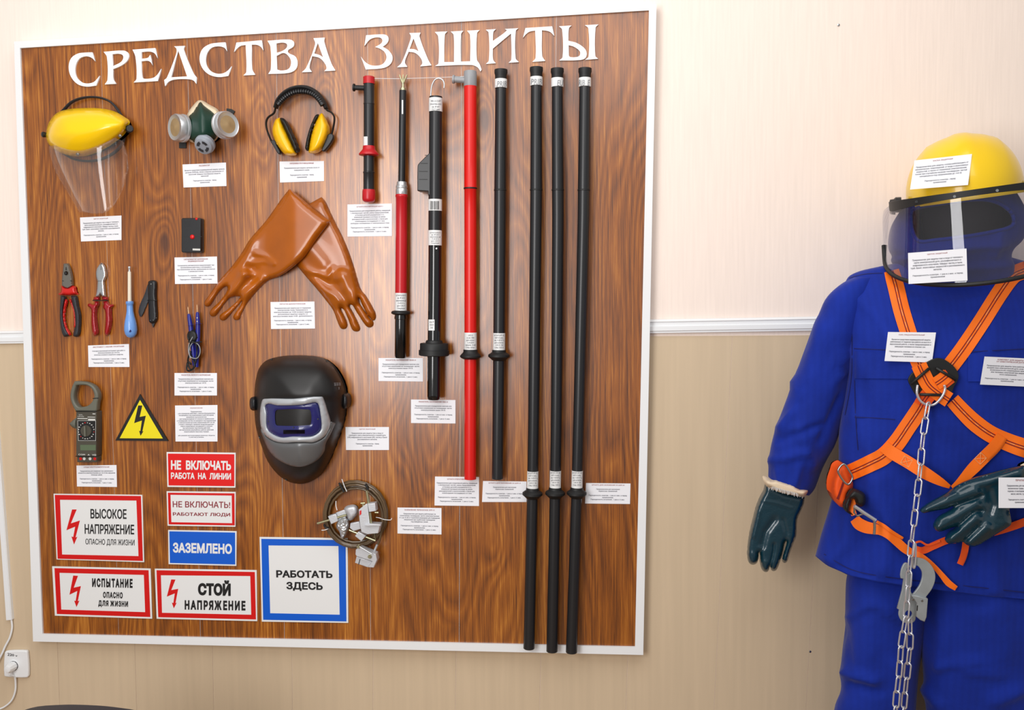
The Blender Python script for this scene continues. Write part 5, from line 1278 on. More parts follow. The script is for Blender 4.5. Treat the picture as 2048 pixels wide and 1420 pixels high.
def loft(rows, sub=6, nseg=96, tilt=None, pw=0.85, folds=(), nz=(0.0, 1.0), capb=True, capt=True, frame=None):
    """rows (py, xl, xr, y_front, y_back): closed rings read off the outline"""
    R = interp_rows(rows, sub); V = []; P2 = []; fr = []
    for row in R:
        py, xl, xr, yf, yb = row[:5]
        cx, a = (xl + xr) / 2, (xr - xl) / 2; ym, b = (yf + yb) / 2, (yb - yf) / 2
        for k in range(nseg):
            t = 2 * PI * k / nseg; c, s_ = math.cos(t), math.sin(t)
            x = cx + a * math.copysign(abs(c) ** pw, c); y = ym - b * math.copysign(abs(s_) ** pw, s_)
            yy = py + (tilt(x, py) if tilt else 0)
            if frame:
                C = at(cx, py, ym); sc_ = (RMI @ (C - CAM)).y / FPX
                w_ = C + frame[0] * (a * sc_ * math.copysign(abs(c) ** pw, c)) + frame[1] * (b * math.copysign(abs(s_) ** pw, s_))
                V.append(w_); P2.append(proj(w_)); fr.append(s_)
            else:
                V.append(at(x, yy, y)); P2.append((x, yy)); fr.append(s_)
    n = len(R); F = []
    for i in range(n - 1):
        for k in range(nseg):
            k2 = (k + 1) % nseg; F.append((i * nseg + k, i * nseg + k2, (i + 1) * nseg + k2, (i + 1) * nseg + k))
    if capt: F.append(tuple(range(nseg)))
    if capb: F.append(tuple(range((n - 1) * nseg, n * nseg)))
    me = bpy.data.meshes.new('t'); me.from_pydata([tuple(v) for v in V], [], F)
    bm = bmesh.new(); bm.from_mesh(me); bmesh.ops.recalc_face_normals(bm, faces=bm.faces); bm.normal_update()
    P2 = np.array(P2); D = np.zeros(len(P2)); fr = np.array(fr)
    for poly, amp, w in folds:
        D += 1.25 * amp * np.exp(-(seg_dist(P2, poly) / w) ** 2) * (fr > 0)
    for i, v in enumerate(bm.verts):
        q = v.co
        e = nz[0] * (noise.noise(Vector((q.x * 7, q.y * 7, q.z * 4)) * nz[1]) + 0.6 * noise.noise(Vector((q.x * 16 + q.z * 6, q.y * 16, q.z * 9)) * nz[1]))
        edge = min(1.0, (i // nseg) / 4.0, (n - 1 - i // nseg) / 4.0)
        v.co = q + v.normal * (D[i] * min(1, max(0.15, edge + .3)) + e * max(0.1, abs(fr[i])))
    out = [v.co.copy() for v in bm.verts]; bm.free(); bpy.data.meshes.remove(me)
    return out, F
def bvh_of(*vfs):
    v, f = join(*vfs); return BVHTree.FromPolygons([Vector(p) for p in v], f)
def cast(tree, x, y):
    d = (at(x, y, 0) - CAM).normalized(); h = tree.ray_cast(CAM, d)
    return (h[0], h[1] if h[1].dot(d) < 0 else -h[1]) if h[0] is not None else (None, None)

HEMX = [(1600, -14), (1631, 0), (1660, 20), (1700, 40), (1760, 52), (1800, 58), (1900, 72), (2048, 90), (2250, 96)]
def hem(x):
    for (a, u_), (b, v_) in zip(HEMX, HEMX[1:]):
        if x <= b: return u_ + (v_ - u_) * (max(x, a) - a) / (b - a)
    return 96
tor_rows = [(508,1862,2000,-.205,-.11),(522,1812,2050,-.205,-.09),(533,1760,2100,-.20,-.075),(545,1712,2142,-.205,-.065),(562,1692,2160,-.228,-.05),(600,1688,2166,-.268,-.04),(650,1692,2164,-.298,-.03),(700,1697,2160,-.318,-.03),(780,1690,2160,-.32,-.03),(860,1678,2165,-.315,-.03),(920,1677,2165,-.31,-.03),(960,1676,2166,-.305,-.03),(1000,1662,2172,-.30,-.03),(1050,1646,2190,-.302,-.025),(1090,1636,2203,-.305,-.02),(1112,1631,2210,-.306,-.02)]
tt = lambda x, py: hem(x) * sstep(960, 1112, py)
tf = [([(1700,580),(1760,640),(1790,700)],.006,10), ([(1790,585),(1880,610),(1960,600)],.006,9), ([(1800,620),(1880,640),(1950,628)],.005,8), ([(1710,830),(1740,900),(1745,1000)],.008,14), ([(1760,960),(1775,1060),(1765,1140)],.010,16), ([(1700,1030),(1690,1090),(1660,1120)],.009,14), ([(1880,830),(1960,900),(2000,1000)],.007,22), ([(1900,1100),(1930,1170)],.008,16), ([(1980,1080),(1990,1180)],.010,18), ([(2040,900),(2030,1100)],.010,20), ([(1730,760),(1720,850)],-.005,10), ([(1820,1000),(1830,1100)],-.006,14), ([(1725,1080),(1735,1150)],-.006,10), ([(1995,620),(1960,760)],.006,16), ([(1700,700),(1760,800)],.004,14)]
TV, TF = loft(tor_rows, 5, 120, tt, 0.82, tf, (0.0075, 1.0))
TREE = bvh_of((TV, TF))
jk = thing('work_jacket', at(1900, 1180, -.17), 'royal blue work jacket on the mannequin at the right', 'jacket')
mk('jacket_body', TV, TF, 'blue', jk, 180)
sl_rows = [(556,1706,1752,-.20,-.10),(570,1680,1752,-.215,-.09),(600,1650,1745,-.23,-.08),(650,1631,1730,-.235,-.075),(700,1610,1718,-.235,-.075),(780,1580,1706,-.235,-.075),(830,1561,1692,-.235,-.075),(860,1550,1681,-.235,-.075),(895,1541,1668,-.23,-.075),(930,1537,1645,-.225,-.08),(960,1536,1630,-.22,-.085),(975,1536,1618,-.215,-.09)]
slt = lambda x, py: (x - 1536) * 0.20 * sstep(900, 975, py)
sf_ = [([(1661,727),(1703,707)],.008,6), ([(1665,759),(1703,733)],.009,6), ([(1577,746),(1603,792)],.006,9), ([(1545,921),(1610,905)],.008,8), ([(1561,856),(1587,824)],.007,8), ([(1600,860),(1625,930)],.008,10), ([(1640,650),(1620,760)],.005,16), ([(1680,790),(1640,880)],-.006,8), ([(1560,880),(1640,850)],-.007,7), ([(1555,940),(1560,968)],.005,7), ([(1600,930),(1590,970)],.006,8)]
SV, SF = loft(sl_rows, 5, 72, slt, 0.9, sf_, (0.0065, 1.2))
mk('sleeve', SV, SF, 'blue', jk, 180)
rp = [at(2105,566,-.15), at(2132,582,-.155), at(2175,650,-.165), at(2215,740,-.18), at(2240,850,-.20), at(2225,930,-.26), at(2150,968,-.34), at(2078,985,-.375)]
rq = sm([tuple(p) for p in rp], 5, False); rn = len(rq)
mk('sleeve', *tubeg(rq, [0.030 + 0.042 * sstep(0, 9, i) - 0.014 * i / rn + 0.003 * noise.noise(Vector((i * .45, 2, 3))) for i in range(rn)], 28), 'blue', jk, 180)
def ribbon(name, centre, width, off, m, par, tree=TREE, thick=0.0022, nac=4, lat=0.0, step=6, dash=None, dy=None, label=None, shift=None):
    """webbing laid on the cloth: centre line and width in pixels; off = distance from the cloth"""
    C = sm(centre, 8, False); W = width if isinstance(width, (list, tuple)) else [width] * len(centre)
    Ws = [w[0] for w in sm([(w, 0) for w in W], 8, False)]
    O = off if isinstance(off, (list, tuple)) else [off] * len(centre); Os = [w[0] for w in sm([(w, 0) for w in O], 8, False)]
    n = len(C); G = []; D = np.zeros((n, nac + 1))
    for i in range(n):
        a = np.array(C[max(i - 1, 0)]); b = np.array(C[min(i + 1, n - 1)]); t = (b - a) / (np.linalg.norm(b - a) + 1e-9); pn = np.array((-t[1], t[0]))
        row = []
        for k in range(nac + 1):
            u_ = (k / nac - 0.5) * Ws[i] + lat; p = np.array(C[i]) + pn * u_; row.append(p)
            h, _ = cast(tree, p[0], p[1]); D[i, k] = h.y if h is not None else np.nan
        G.append(row)
    if np.isnan(D).all(): D[:] = -0.3
    D = np.where(np.isnan(D), np.nanmean(D), D)
    for _ in range(3):                # webbing bridges the small folds
        E_ = D.copy(); E_[1:-1] = (D[:-2] + D[1:-1] + D[2:]) / 3; D = np.minimum(D, E_) if _ == 0 else E_
    V = []; F = []
    for layer in (0, 1):
        for i in range(n):
            for k in range(nac + 1):
                p = G[i][k]; V.append(at(p[0], p[1], D[i, k] - Os[i] - (thick if layer == 0 else 0)))
    w_ = nac + 1; N_ = n * w_; cells = set()
    for i in range(n - 1):
        if dash and (i % dash) >= dash / 2: continue
        for k in range(nac): cells.add((i, k))
    for (i, k) in cells:
        q = (i * w_ + k, i * w_ + k + 1, (i + 1) * w_ + k + 1, (i + 1) * w_ + k)
        F.append(q); F.append(tuple(N_ + j for j in q[::-1]))
        for (e0, e1, nb) in ((q[0], q[1], (i - 1, k)), (q[1], q[2], (i, k + 1)), (q[2], q[3], (i + 1, k)), (q[3], q[0], (i, k - 1))):
            if nb not in cells: F.append((e1, e0, e0 + N_, e1 + N_))
    used = sorted({j for f in F for j in f}); mp = {j: i for i, j in enumerate(used)}
    return mk(name, [V[j] for j in used], [tuple(mp[j] for j in f) for f in F], m, par, 60, label)
def patch(name, quad, off, m, par, nx=14, ny=6, thick=0.002, tree=TREE):
    V = []; 
    for layer in (0, 1):
        for j in range(ny + 1):
            for i in range(nx + 1):
                p = bil(quad, i / nx, j / ny); h, _ = cast(tree, p[0], p[1]); yy = h.y if h is not None else -0.3
                V.append(at(p[0], p[1], yy - off - (thick if layer == 0 else 0)))
    N_ = (nx + 1) * (ny + 1); F = []
    for j in range(ny):
        for i in range(nx):
            a = j * (nx + 1) + i; q = (a, a + 1, a + nx + 2, a + nx + 1); F += [q, tuple(k + N_ for k in q[::-1])]
    for i in range(nx):
        for a in (i, ny * (nx + 1) + i): F.append((a, a + 1, a + 1 + N_, a + N_))
    for j in range(ny):
        for a in (j * (nx + 1), j * (nx + 1) + nx): F.append((a, a + nx + 1, a + nx + 1 + N_, a + N_))
    return mk(name, V, F, m, par, 50)
patch('pocket_flap', [(1709,703),(1846,707),(1846,758),(1709,757)], 0.0008, 'blue', jk)
patch('pocket_flap', [(1936,708),(2085,702),(2085,764),(1936,763)], 0.0008, 'blue', jk)
for nm, ln in (('yoke_seam', [(1708,697),(1780,700),(1850,702)]), ('yoke_seam', [(1930,704),(1990,701),(2060,697)]), ('pocket_seam', [(1709,834),(1750,836),(1790,839)]),
               ('shoulder_seam', [(1698,556),(1730,548),(1765,546)]), ('armhole_seam', [(1693,566),(1700,620),(1704,690),(1702,760),(1690,830)]), ('pocket_edge', [(1709,760),(1711,830),(1716,900)]),
               ('hem_seam', [(1648,1108),(1700,1138),(1760,1152),(1850,1163),(1950,1174),(2060,1186)])):
    ribbon(nm, ln, 1.7, 0.0004, 'bluedark', jk, thick=0.0008, nac=1)

# trousers: two legs down to the floor
tr_ = thing('work_trousers', at(1900, 1860, -.17), 'royal blue work trousers below the jacket', 'trousers')
lt = lambda x, py: 0
l_rows = [(1128,1700,1862,-.25,-.05),(1160,1692,1866,-.265,-.045),(1210,1690,1866,-.272,-.04),(1250,1690,1858,-.272,-.04),(1300,1684,1846,-.27,-.045),(1345,1680,1838,-.265,-.05),(1380,1681,1835,-.26,-.05),(1420,1668,1832,-.26,-.05),(1500,1664,1828,-.25,-.05),(1620,1668,1822,-.24,-.05),(1750,1672,1816,-.235,-.055),(1845,1672,1814,-.235,-.05)]
r_rows = [(1128,1820,2150,-.268,-.05),(1160,1826,2155,-.285,-.045),(1210,1834,2158,-.292,-.04),(1250,1838,2156,-.292,-.04),(1300,1842,2150,-.29,-.045),(1345,1846,2144,-.285,-.05),(1380,1848,2138,-.28,-.05),(1420,1852,2132,-.275,-.05),(1500,1860,2120,-.265,-.05),(1620,1880,2100,-.25,-.05),(1750,1892,2085,-.245,-.055),(1845,1898,2080,-.245,-.05)]
lf = [([(1700,1235),(1735,1210),(1790,1215)],.006,8), ([(1770,1225),(1800,1240)],.008,6), ([(1690,1345),(1750,1360)],.010,8), ([(1700,1370),(1760,1385)],-.008,6), ([(1735,1250),(1740,1310)],.005,14), ([(1790,1330),(1800,1400)],.008,12), ([(1690,1260),(1700,1330)],-.004,10)]
rf = [([(1880,1330),(1960,1320),(1985,1335)],.006,8), ([(1870,1200),(1890,1260),(1880,1330)],.008,14), ([(1930,1340),(2000,1350)],.005,8), ([(1990,1200),(2010,1300)],.006,22), ([(2040,1380),(1990,1400)],.010,14), ([(1860,1180),(1960,1215)],-.006,10), ([(1850,1380),(1880,1410)],.008,10)]
mk('trouser_leg', *loft(l_rows, 5, 72, None, 0.85, lf, (0.009, 0.9)), 'blue', tr_, 180)
mk('trouser_leg', *loft(r_rows, 5, 88, None, 0.85, rf, (0.009, 0.9)), 'blue', tr_, 180)

# ------------------------------------------------------------------ mannequin head under the hood
HC = at(1925, 440, -.17)
mn = thing('mannequin', HC - Vector((0, 0, .28)), 'mannequin head coloured dark for the shaded void inside the blue hood', 'mannequin')
mk('head', *latheg(HC - Vector((0, 0, .115)), (0, 0, 1), [(0, .045), (.02, .062), (.06, .080), (.12, .088), (.18, .080), (.22, .055), (.235, .02)], 32), 'void', mn, 180)
mk('neck', *latheg(HC - Vector((0, 0, .28)), (0, 0, 1), [(0, .07), (.03, .055), (.17, .052)], 24), 'void', mn, 180)
F_ = (CAM - HC); F_.z = 0; F_.normalize(); F_ = Matrix.Rotation(math.radians(6), 3, 'Z') @ F_
X_ = Vector((0, 0, 1)).cross(F_) ; X_ = -X_ if X_.x < 0 else X_
hd = thing('hood', at(1915, 575, -.17), 'blue fabric hood with an open face, worn under the yellow helmet', 'hood')
h_rows = [(318,1900,1955,-.21,-.12),(330,1872,1985,-.245,-.09),(360,1847,2006,-.275,-.06),(385,1834,2016,-.287,-.05),(405,1818,2026,-.292,-.05),(425,1805,2035,-.292,-.05),(445,1794,2040,-.292,-.05),(465,1788,2037,-.29,-.05),(485,1786,2028,-.288,-.05),(500,1788,2014,-.285,-.055),(512,1795,2009,-.278,-.06),(525,1796,2010,-.268,-.06),(548,1800,2015,-.25,-.06),(572,1806,2020,-.225,-.06)]
HV, HF = loft(h_rows, 6, 150, None, 1.0, [([(1790,520),(1900,500),(2010,490)],.005,8), ([(1800,550),(1900,540),(2020,530)],.005,8), ([(2000,470),(1990,510)],.005,9)], (0.003, 1.6), frame=(X_, F_))
FO = hm([(1826,420,1),(1873,409,1),(1954,399,1),(1992,404,1),(2020,422,1),(2028,443,1),(2020,454,1),(1987,463,1),(1930,473,1),(1870,480,1),(1838,482,1),(1826,465,1),(1822,440,1)], 5)
pp = np.array([proj(p) for p in HV]); yv = np.array([p.y for p in HV])
_, insd = poly_dist(pp, [FO])
front_ = np.array([(p - HC).dot(F_) > 0 for p in HV])
keep = [f for f in HF if not all(insd[i] and front_[i] for i in f)]
usedc = {}
for f in keep:
    for k in range(len(f)):
        e = tuple(sorted((f[k], f[(k + 1) % len(f)]))); usedc[e] = usedc.get(e, 0) + 1
bv = {i for e, c in usedc.items() if c == 1 for i in e}
FOa = np.array(resample(FO, 2))
for i in bv:
    q = FOa[np.argmin(np.hypot(*(FOa - pp[i]).T))]; d_ = at(q[0], q[1], 0) - CAM; HV[i] = CAM + d_ * ((HV[i] - CAM).dot(F_) / d_.dot(F_))
us_ = sorted({i for f in keep for i in f}); mp_ = {i: k for k, i in enumerate(us_)}
hv2 = [HV[i] for i in us_]; hf2 = [tuple(mp_[i] for i in f) for f in keep]
hme = bpy.data.meshes.new('h'); hme.from_pydata([tuple(p) for p in hv2], [], hf2)
bm = bmesh.new(); bm.from_mesh(hme); bmesh.ops.recalc_face_normals(bm, faces=bm.faces); bmesh.ops.solidify(bm, geom=bm.faces[:], thickness=0.004); bm.to_mesh(hme); bm.free()
fin('hood_shell', hme, 'hood', hd, 180)
edge = [at(p[0], p[1], -0.17) for p in FO]
HT = bvh_of((hv2, hf2))
pts = []
for q in resample(FO, 6):
    i = min(bv, key=lambda k: (proj(HV[k])[0] - q[0]) ** 2 + (proj(HV[k])[1] - q[1]) ** 2)
    pts.append(HV[i])
mk('face_edge', *tubeg([tuple(p) for p in sm([tuple(p) for p in pts], 2)], 0.0042, 8, closed=True), 'hood', hd, 180)

# ------------------------------------------------------------------ helmet and visor
Hc = at(1927, 383, -.17)
rot = Matrix.Rotation(math.radians(6.0), 3, F_) ; rot2 = Matrix.Rotation(math.radians(5), 3, X_)
def loc3(x, f, z):
    v = X_ * x + F_ * f + Vector((0, 0, z)); a = rot2 @ (rot @ v); return Hc + a
# make sure the roll lifts the viewer's right
if (loc3(1, 0, 0) - Hc).z < 0:
    rot = Matrix.Rotation(math.radians(-6.0), 3, F_)
if (loc3(0, 1, 0) - Hc).z > 0:
    rot2 = Matrix.Rotation(math.radians(-5), 3, X_)
he = thing('safety_helmet', loc3(0, 0, -.01), 'yellow safety helmet with a smoked face visor on the mannequin', 'helmet')
V = []; F = []; NR, NS = 26, 72
for i in range(NR + 1):
    u_ = i / NR
    for k in range(NS):
        t = 2 * PI * k / NS; s_, c = math.sin(t), math.cos(t)
        if u_ < 0.18:
            w = u_ / 0.18; r_ = 1.045 - 0.045 * w; z = -0.020 + 0.020 * w
        else:
            w = (u_ - 0.18) / 0.82; r_ = max(0.004, math.cos(w * PI / 2)) ** 0.80; z = 0.128 * math.sin(w * PI / 2) ** 1.05
        x = 0.1215 * r_ * c; f = 0.148 * r_ * s_
        if z > 0.0: 
            rr_ = math.exp(-(x / 0.020) ** 4) * 0.004 * min(1, z / 0.03); z += rr_
            z += 0.0025 * (math.exp(-((abs(x) - 0.068 - 0.02 * s_) / 0.006) ** 2)) * min(1, z / 0.04)
        V.append(loc3(x, f, z))
for i in range(NR):
    for k in range(NS):
        k2 = (k + 1) % NS; F.append((i * NS + k, i * NS + k2, (i + 1) * NS + k2, (i + 1) * NS + k))
mk('shell', V, F, 'helm', he, 60)
HELM = bvh_of((V, F))
def arc_strip(r0, r1, z0, z1, t0, t1, n, th, fo=0.050):
    """curved wall: r, z functions of the angle from the front"""
    V = []; F = []
    for layer in (0, 1):
        for i in range(n + 1):
            t = t0 + (t1 - t0) * i / n
            for j, (r_, z) in enumerate(((r0(t), z0(t)), (r1(t), z1(t)))):
                rr_ = r_ + (th if layer == 0 else 0)
                V.append(loc3(rr_ * math.sin(t), rr_ * 1.02 * math.cos(t) + fo, z))
    N_ = 2 * (n + 1)
    for i in range(n):
        q = (2 * i, 2 * i + 1, 2 * i + 3, 2 * i + 2); F += [q, tuple(k + N_ for k in q[::-1])]
        F.append((2 * i, 2 * i + 2, 2 * i + 2 + N_, 2 * i + N_)); F.append((2 * i + 1, 2 * i + 3, 2 * i + 3 + N_, 2 * i + 1 + N_))
    for a in (0, 2 * n): F.append((a, a + 1, a + 1 + N_, a + N_))
    return V, F
T1 = math.radians(112)
rt = lambda t: 0.157; rb = lambda t: 0.157 + 0.024
ztop = lambda t: -0.003; zbot = lambda t: -(0.100 + 0.094 * max(0.0, math.cos(t * 0.88)) ** 0.55) * (1 - 0.85 * sstep(math.radians(92), math.radians(112), abs(t)))
vz = lambda t: (zbot(t))
vs_v, vs_f = arc_strip(rt, rb, ztop, vz, -T1, T1, 80, 0.0012)
visor = mk('visor_sheet', vs_v, vs_f, 'smoke', he, 60)
VIS = bvh_of((vs_v, vs_f))
mk('visor_band', *arc_strip(lambda t: .1582, lambda t: .1582, lambda t: 0.0, lambda t: -.026 + 0.014 * math.cos(t), -T1, T1, 60, 0.003), 'rubber', he, 60)
mk('visor_bracket', *arc_strip(lambda t: .127, lambda t: .127, lambda t: 0.001, lambda t: -.010, -T1, T1, 60, 0.029), 'black', he, 60)
tp = [loc3((rb(t) + .0006) * math.sin(t), (rb(t) + .0006) * 1.02 * math.cos(t) + .050, vz(t)) for t in [math.radians(-98 + 196 * i / 90) for i in range(91)]]
mk('visor_edging', *tubeg(tp, 0.0048, 10), 'rubber', he, 180)
for sg in (-1, 1):
    kb = mk('pivot_knob', *latheg(loc3(sg * .134, .012, -.010), X_ * sg, [(0, .018), (.012, .018), (.016, .014), (.024, .013), (.026, .006)], 12), 'black', he, 40)
for t in (-0.75, -0.25, 0.25, 0.7):
    mk('stud', *latheg(loc3(.1615 * math.sin(t), .1615 * 1.02 * math.cos(t) + .050, -.008), F_, [(0, .0035), (.0015, .003)], 10), 'steel' if abs(t) < .3 else 'black', he, 60)
me = text_mesh('RFI', [(1979, 342), (2002, 339), (2003, 348), (1980, 350)], lambda x, y: (lambda h: h[0] + (CAM - h[0]).normalized() * .001 if h[0] is not None else at(x, y, -.28))(cast(HELM, x, y)))
bpy.data.meshes.remove(me)

# ------------------------------------------------------------------ harness
hn = thing('safety_harness', at(1865, 1100, -.32), 'orange webbing safety harness buckled over the blue jacket', 'harness')
def strap(name, c, w, off=0.0015, m='orange', stripes=True, **k):
    s_ = ribbon(name, c, w, off, m, hn, **k)
    if stripes:
        o2 = [v + 0.0024 for v in off] if isinstance(off, (list, tuple)) else off + 0.0024
        for lt_ in (-2.6, 2.6): ribbon('stripe', c, 2.0, o2, 'stitch', s_, thick=0.0004, nac=1, lat=lt_)
        ribbon('stripe', c, 1.2, o2, 'stitchlight', s_, thick=0.0004, nac=1, lat=0, dash=4)
    return s_
strap('shoulder_strap', [(1783,541),(1787,556),(1792,574),(1803,620),(1817,666),(1830,705),(1846,742)], [30,32,33,33,33,33,33])
strap('shoulder_strap', [(2056,538),(2044,542),(2024,553),(1998,588),(1962,645),(1925,700),(1893,742)], [34,34,34,34,34,34,34])
strap('chest_strap', [(1905,800),(1926,823),(1950,846),(1981,868),(2020,886),(2060,899),(2110,910),(2150,915)], [30,32,34,34,36,38,38,36])
strap('chest_strap', [(1850,800),(1834,826),(1815,854),(1793,886),(1768,912),(1740,927),(1712,940),(1688,950)], [32,34,34,35,35,34,33,32])
strap('front_strap', [(1768,893),(1785,906),(1817,925),(1850,946),(1880,963),(1900,974)], [24,25,25,24,17,7], off=[.004,.006,.018,.032,.034,.030], stripes=False)
strap('front_strap', [(2004,872),(1990,893),(1968,915),(1945,938),(1922,962),(1904,975)], [24,25,25,24,17,7], off=[.005,.006,.012,.02,.028,.030], stripes=False)
for c, d_ in ((1813, 923), (1961, 917)):
    a_ = 0.52 if c < 1900 else -0.80
    ca, sa = math.cos(a_), math.sin(a_)
    R2 = lambda u_, v_: (c + u_ * ca - v_ * sa, d_ + u_ * sa + v_ * ca)
    seg_ = [[(-9, -8), (9, -8)], [(9, -8), (9, 8)], [(9, 8), (-9, 8)], [(-9, 8), (-9, -8)], [(-9, -8), (9, 8)], [(-9, 8), (9, -8)]]
    g = []
    for s0, s1 in seg_:
        p, q = R2(*s0), R2(*s1); dep = []
        for z in (p, q):
            h, _ = cast(TREE, *z); dep.append(h.y)
        oo = 0.0215 if c < 1900 else 0.0185
        g.append(tubeg([at(p[0], p[1], dep[0] - oo), at(q[0], q[1], dep[1] - oo)], 0.0006, 6))
    mk('box_stitching', *join(*g), 'stitchlight', hn)
# plate, woven crossing and ring
PD = 0.333
pl0 = hm([(1875,716,1),(1905,730,1),(1918,752,1),(1908,775,1),(1898,795,1),(1866,797,1),(1836,793,1),(1823,775,1),(1817,757,1),(1835,738,1)], 4)
ph = [hm([(1840,752),(1862,738),(1866,746),(1842,764)]), hm([(1878,738),(1905,752),(1900,762),(1872,748)]), hm([(1842,786),(1888,786),(1885,779),(1845,779)])]
plate('back_plate', [pl0], PD, PD + 0.005, 'rubber', hn, bevel=0.0015)
def flat_strap(nm, pts, w, d, m='orange'):
    c = sm(pts, 5, False); L_, R_2 = [], []
    for i in range(len(c)):
        a = np.array(c[max(i - 1, 0)]); b = np.array(c[min(i + 1, len(c) - 1)]); t = (b - a) / np.linalg.norm(b - a); pn = np.array((-t[1], t[0])) * w / 2
        L_.append(tuple(np.array(c[i]) + pn)); R_2.append(tuple(np.array(c[i]) - pn))
    s_ = plate(nm, [L_ + R_2[::-1]], d, d + 0.002, m, hn)
    for l in (-2.6, 2.6):
        A_, B_ = [], []
        for i in range(len(c)):
            a = np.array(c[max(i - 1, 0)]); b = np.array(c[min(i + 1, len(c) - 1)]); t = (b - a) / np.linalg.norm(b - a); pn = np.array((-t[1], t[0]))
            A_.append(tuple(np.array(c[i]) + pn * (l - 1))); B_.append(tuple(np.array(c[i]) + pn * (l + 1)))
        plate('stripe', [A_ + B_[::-1]], d + 0.002, d + 0.0024, 'stitch', s_)
flat_strap('woven_strap', [(1900,752),(1882,766),(1866,780),(1852,796),(1842,812)], 31, PD + 0.0052, 'orange2')
flat_strap('woven_strap', [(1838,730),(1847,750),(1858,770),(1874,784),(1898,800)], 31, PD + 0.0075)
flat_strap('woven_strap', [(1896,750),(1884,760),(1872,768)], 27, PD + 0.0098)
for a, b in (((1822,768),(1858,737)), ((1872,736),(1912,760)), ((1840,789),(1884,790))):
    mk('plate_bar', *tubeg([bd(*a, PD + 0.013), bd(*b, PD + 0.013)], 0.0032, 10), 'rubber', hn, 180)
dr = sm([(1835,770),(1834,788),(1842,803),(1856,810),(1870,808),(1884,793),(1890,778),(1888,770)], 5, False)
mk('d_ring', *tubeg([bd(x, y, PD + 0.016) for x, y in dr], 0.0027, 10), 'chain', hn, 180)
# side padding, buckles and leg straps
puff('side_loop', hm([(1677,934,1),(1692,930,1),(1703,955,1),(1706,975,1),(1697,990,1),(1693,1010,1),(1682,1014,1),(1672,1004,1),(1665,988,1),(1665,968,1),(1671,948,1)], 4), pill(0.255, 0.030, 9), 0.20, 'orange2', hn, step=2.5, smooth=180)
plate('side_stripe', [hm([(1686,962),(1689,964),(1677,1000),(1674,998)])], 0.283, 0.2875, 'stitch', hn)
mk('buckle', *tubeg([bd(x, y, 0.300) for x, y in sm(zm(1650, 880, 5.915, [(195,300),(235,288),(290,370),(325,440),(300,505),(265,525),(215,480),(160,390),(160,345)]), 3)], 0.0023, 8, closed=True), 'steel', hn, 180)
puff('hip_pad', hm(zm(1650, 880, 5.915, [(330,590,1),(400,600,1),(470,640,1),(480,740,1),(440,790,1),(380,770,1),(350,700,1),(300,720,1),(290,840),(330,890,1),(230,820,1),(260,700,1)]), 3), pill(0.300, 0.016, 5), 0.285, 'rubber', hn, step=2.5, smooth=180)
strap('belt_tab', zm(1650, 880, 5.915, [(350,670),(335,740),(325,820),(345,890)]), [8, 10, 12, 11], off=0.030, m='orange', stripes=False)
strap('leg_strap', zm(1650, 880, 5.915, [(350,930),(400,990),(480,1030),(570,1050),(660,1070),(760,1120),(860,1210),(950,1290),(1050,1350)]) , [20,24,24,22,19,19,18,17,15], off=[.012,.012,.010,.008,.006,.006,.008,.010,.010], stripes=False)
strap('leg_strap_end', zm(1650, 880, 5.915, [(610,965),(700,1015),(800,1090),(925,1165)]), [6,6,6,5], off=.009, m='orange', stripes=False)
strap('leg_strap_tail', zm(1760, 1050, 6.4545, [(370,370),(470,375),(580,430),(690,525),(800,650),(885,750),(985,820)]), [14,12,9,9,11,13,10], off=[.009,.012,.014,.016,.016,.014,.012], stripes=False)
mk('buckle_bar', *tubeg([bd(*p, .338) for p in zm(1650, 880, 5.915, [(345,780),(460,860),(600,950)])], 0.0040, 10), 'silver', hn, 60)
mk('buckle_bar', *tubeg([bd(*p, .333) for p in zm(1650, 880, 5.915, [(585,950),(588,1040),(582,1115)])], 0.0030, 10), 'steel', hn, 60)
mk('buckle_frame', *tubeg([bd(*p, .334) for p in zm(1650, 880, 5.915, [(350,790),(345,860),(380,900),(460,870)])], 0.0022, 10), 'steel', hn, 60)
strap('leg_strap', [(1828,1096),(1845,1101),(1866,1092),(1895,1080),(1930,1072),(1980,1066),(2030,1051),(2080,1032)], [11,14,15,15,15,15,16,16], off=[.008,.010,.010,.006,.004,.004,.004,.004], m='orange2', stripes=False)
strap('strap_fold', [(1826,1088),(1840,1083),(1856,1090),(1880,1082)], [4,4,4,4], off=.014, m='orange2', stripes=False)
strap('hanging_end', [(1932,1070),(1931,1092),(1927,1112),(1920,1129)], [14,14,14,13], off=.010, m='orange2', stripes=False)

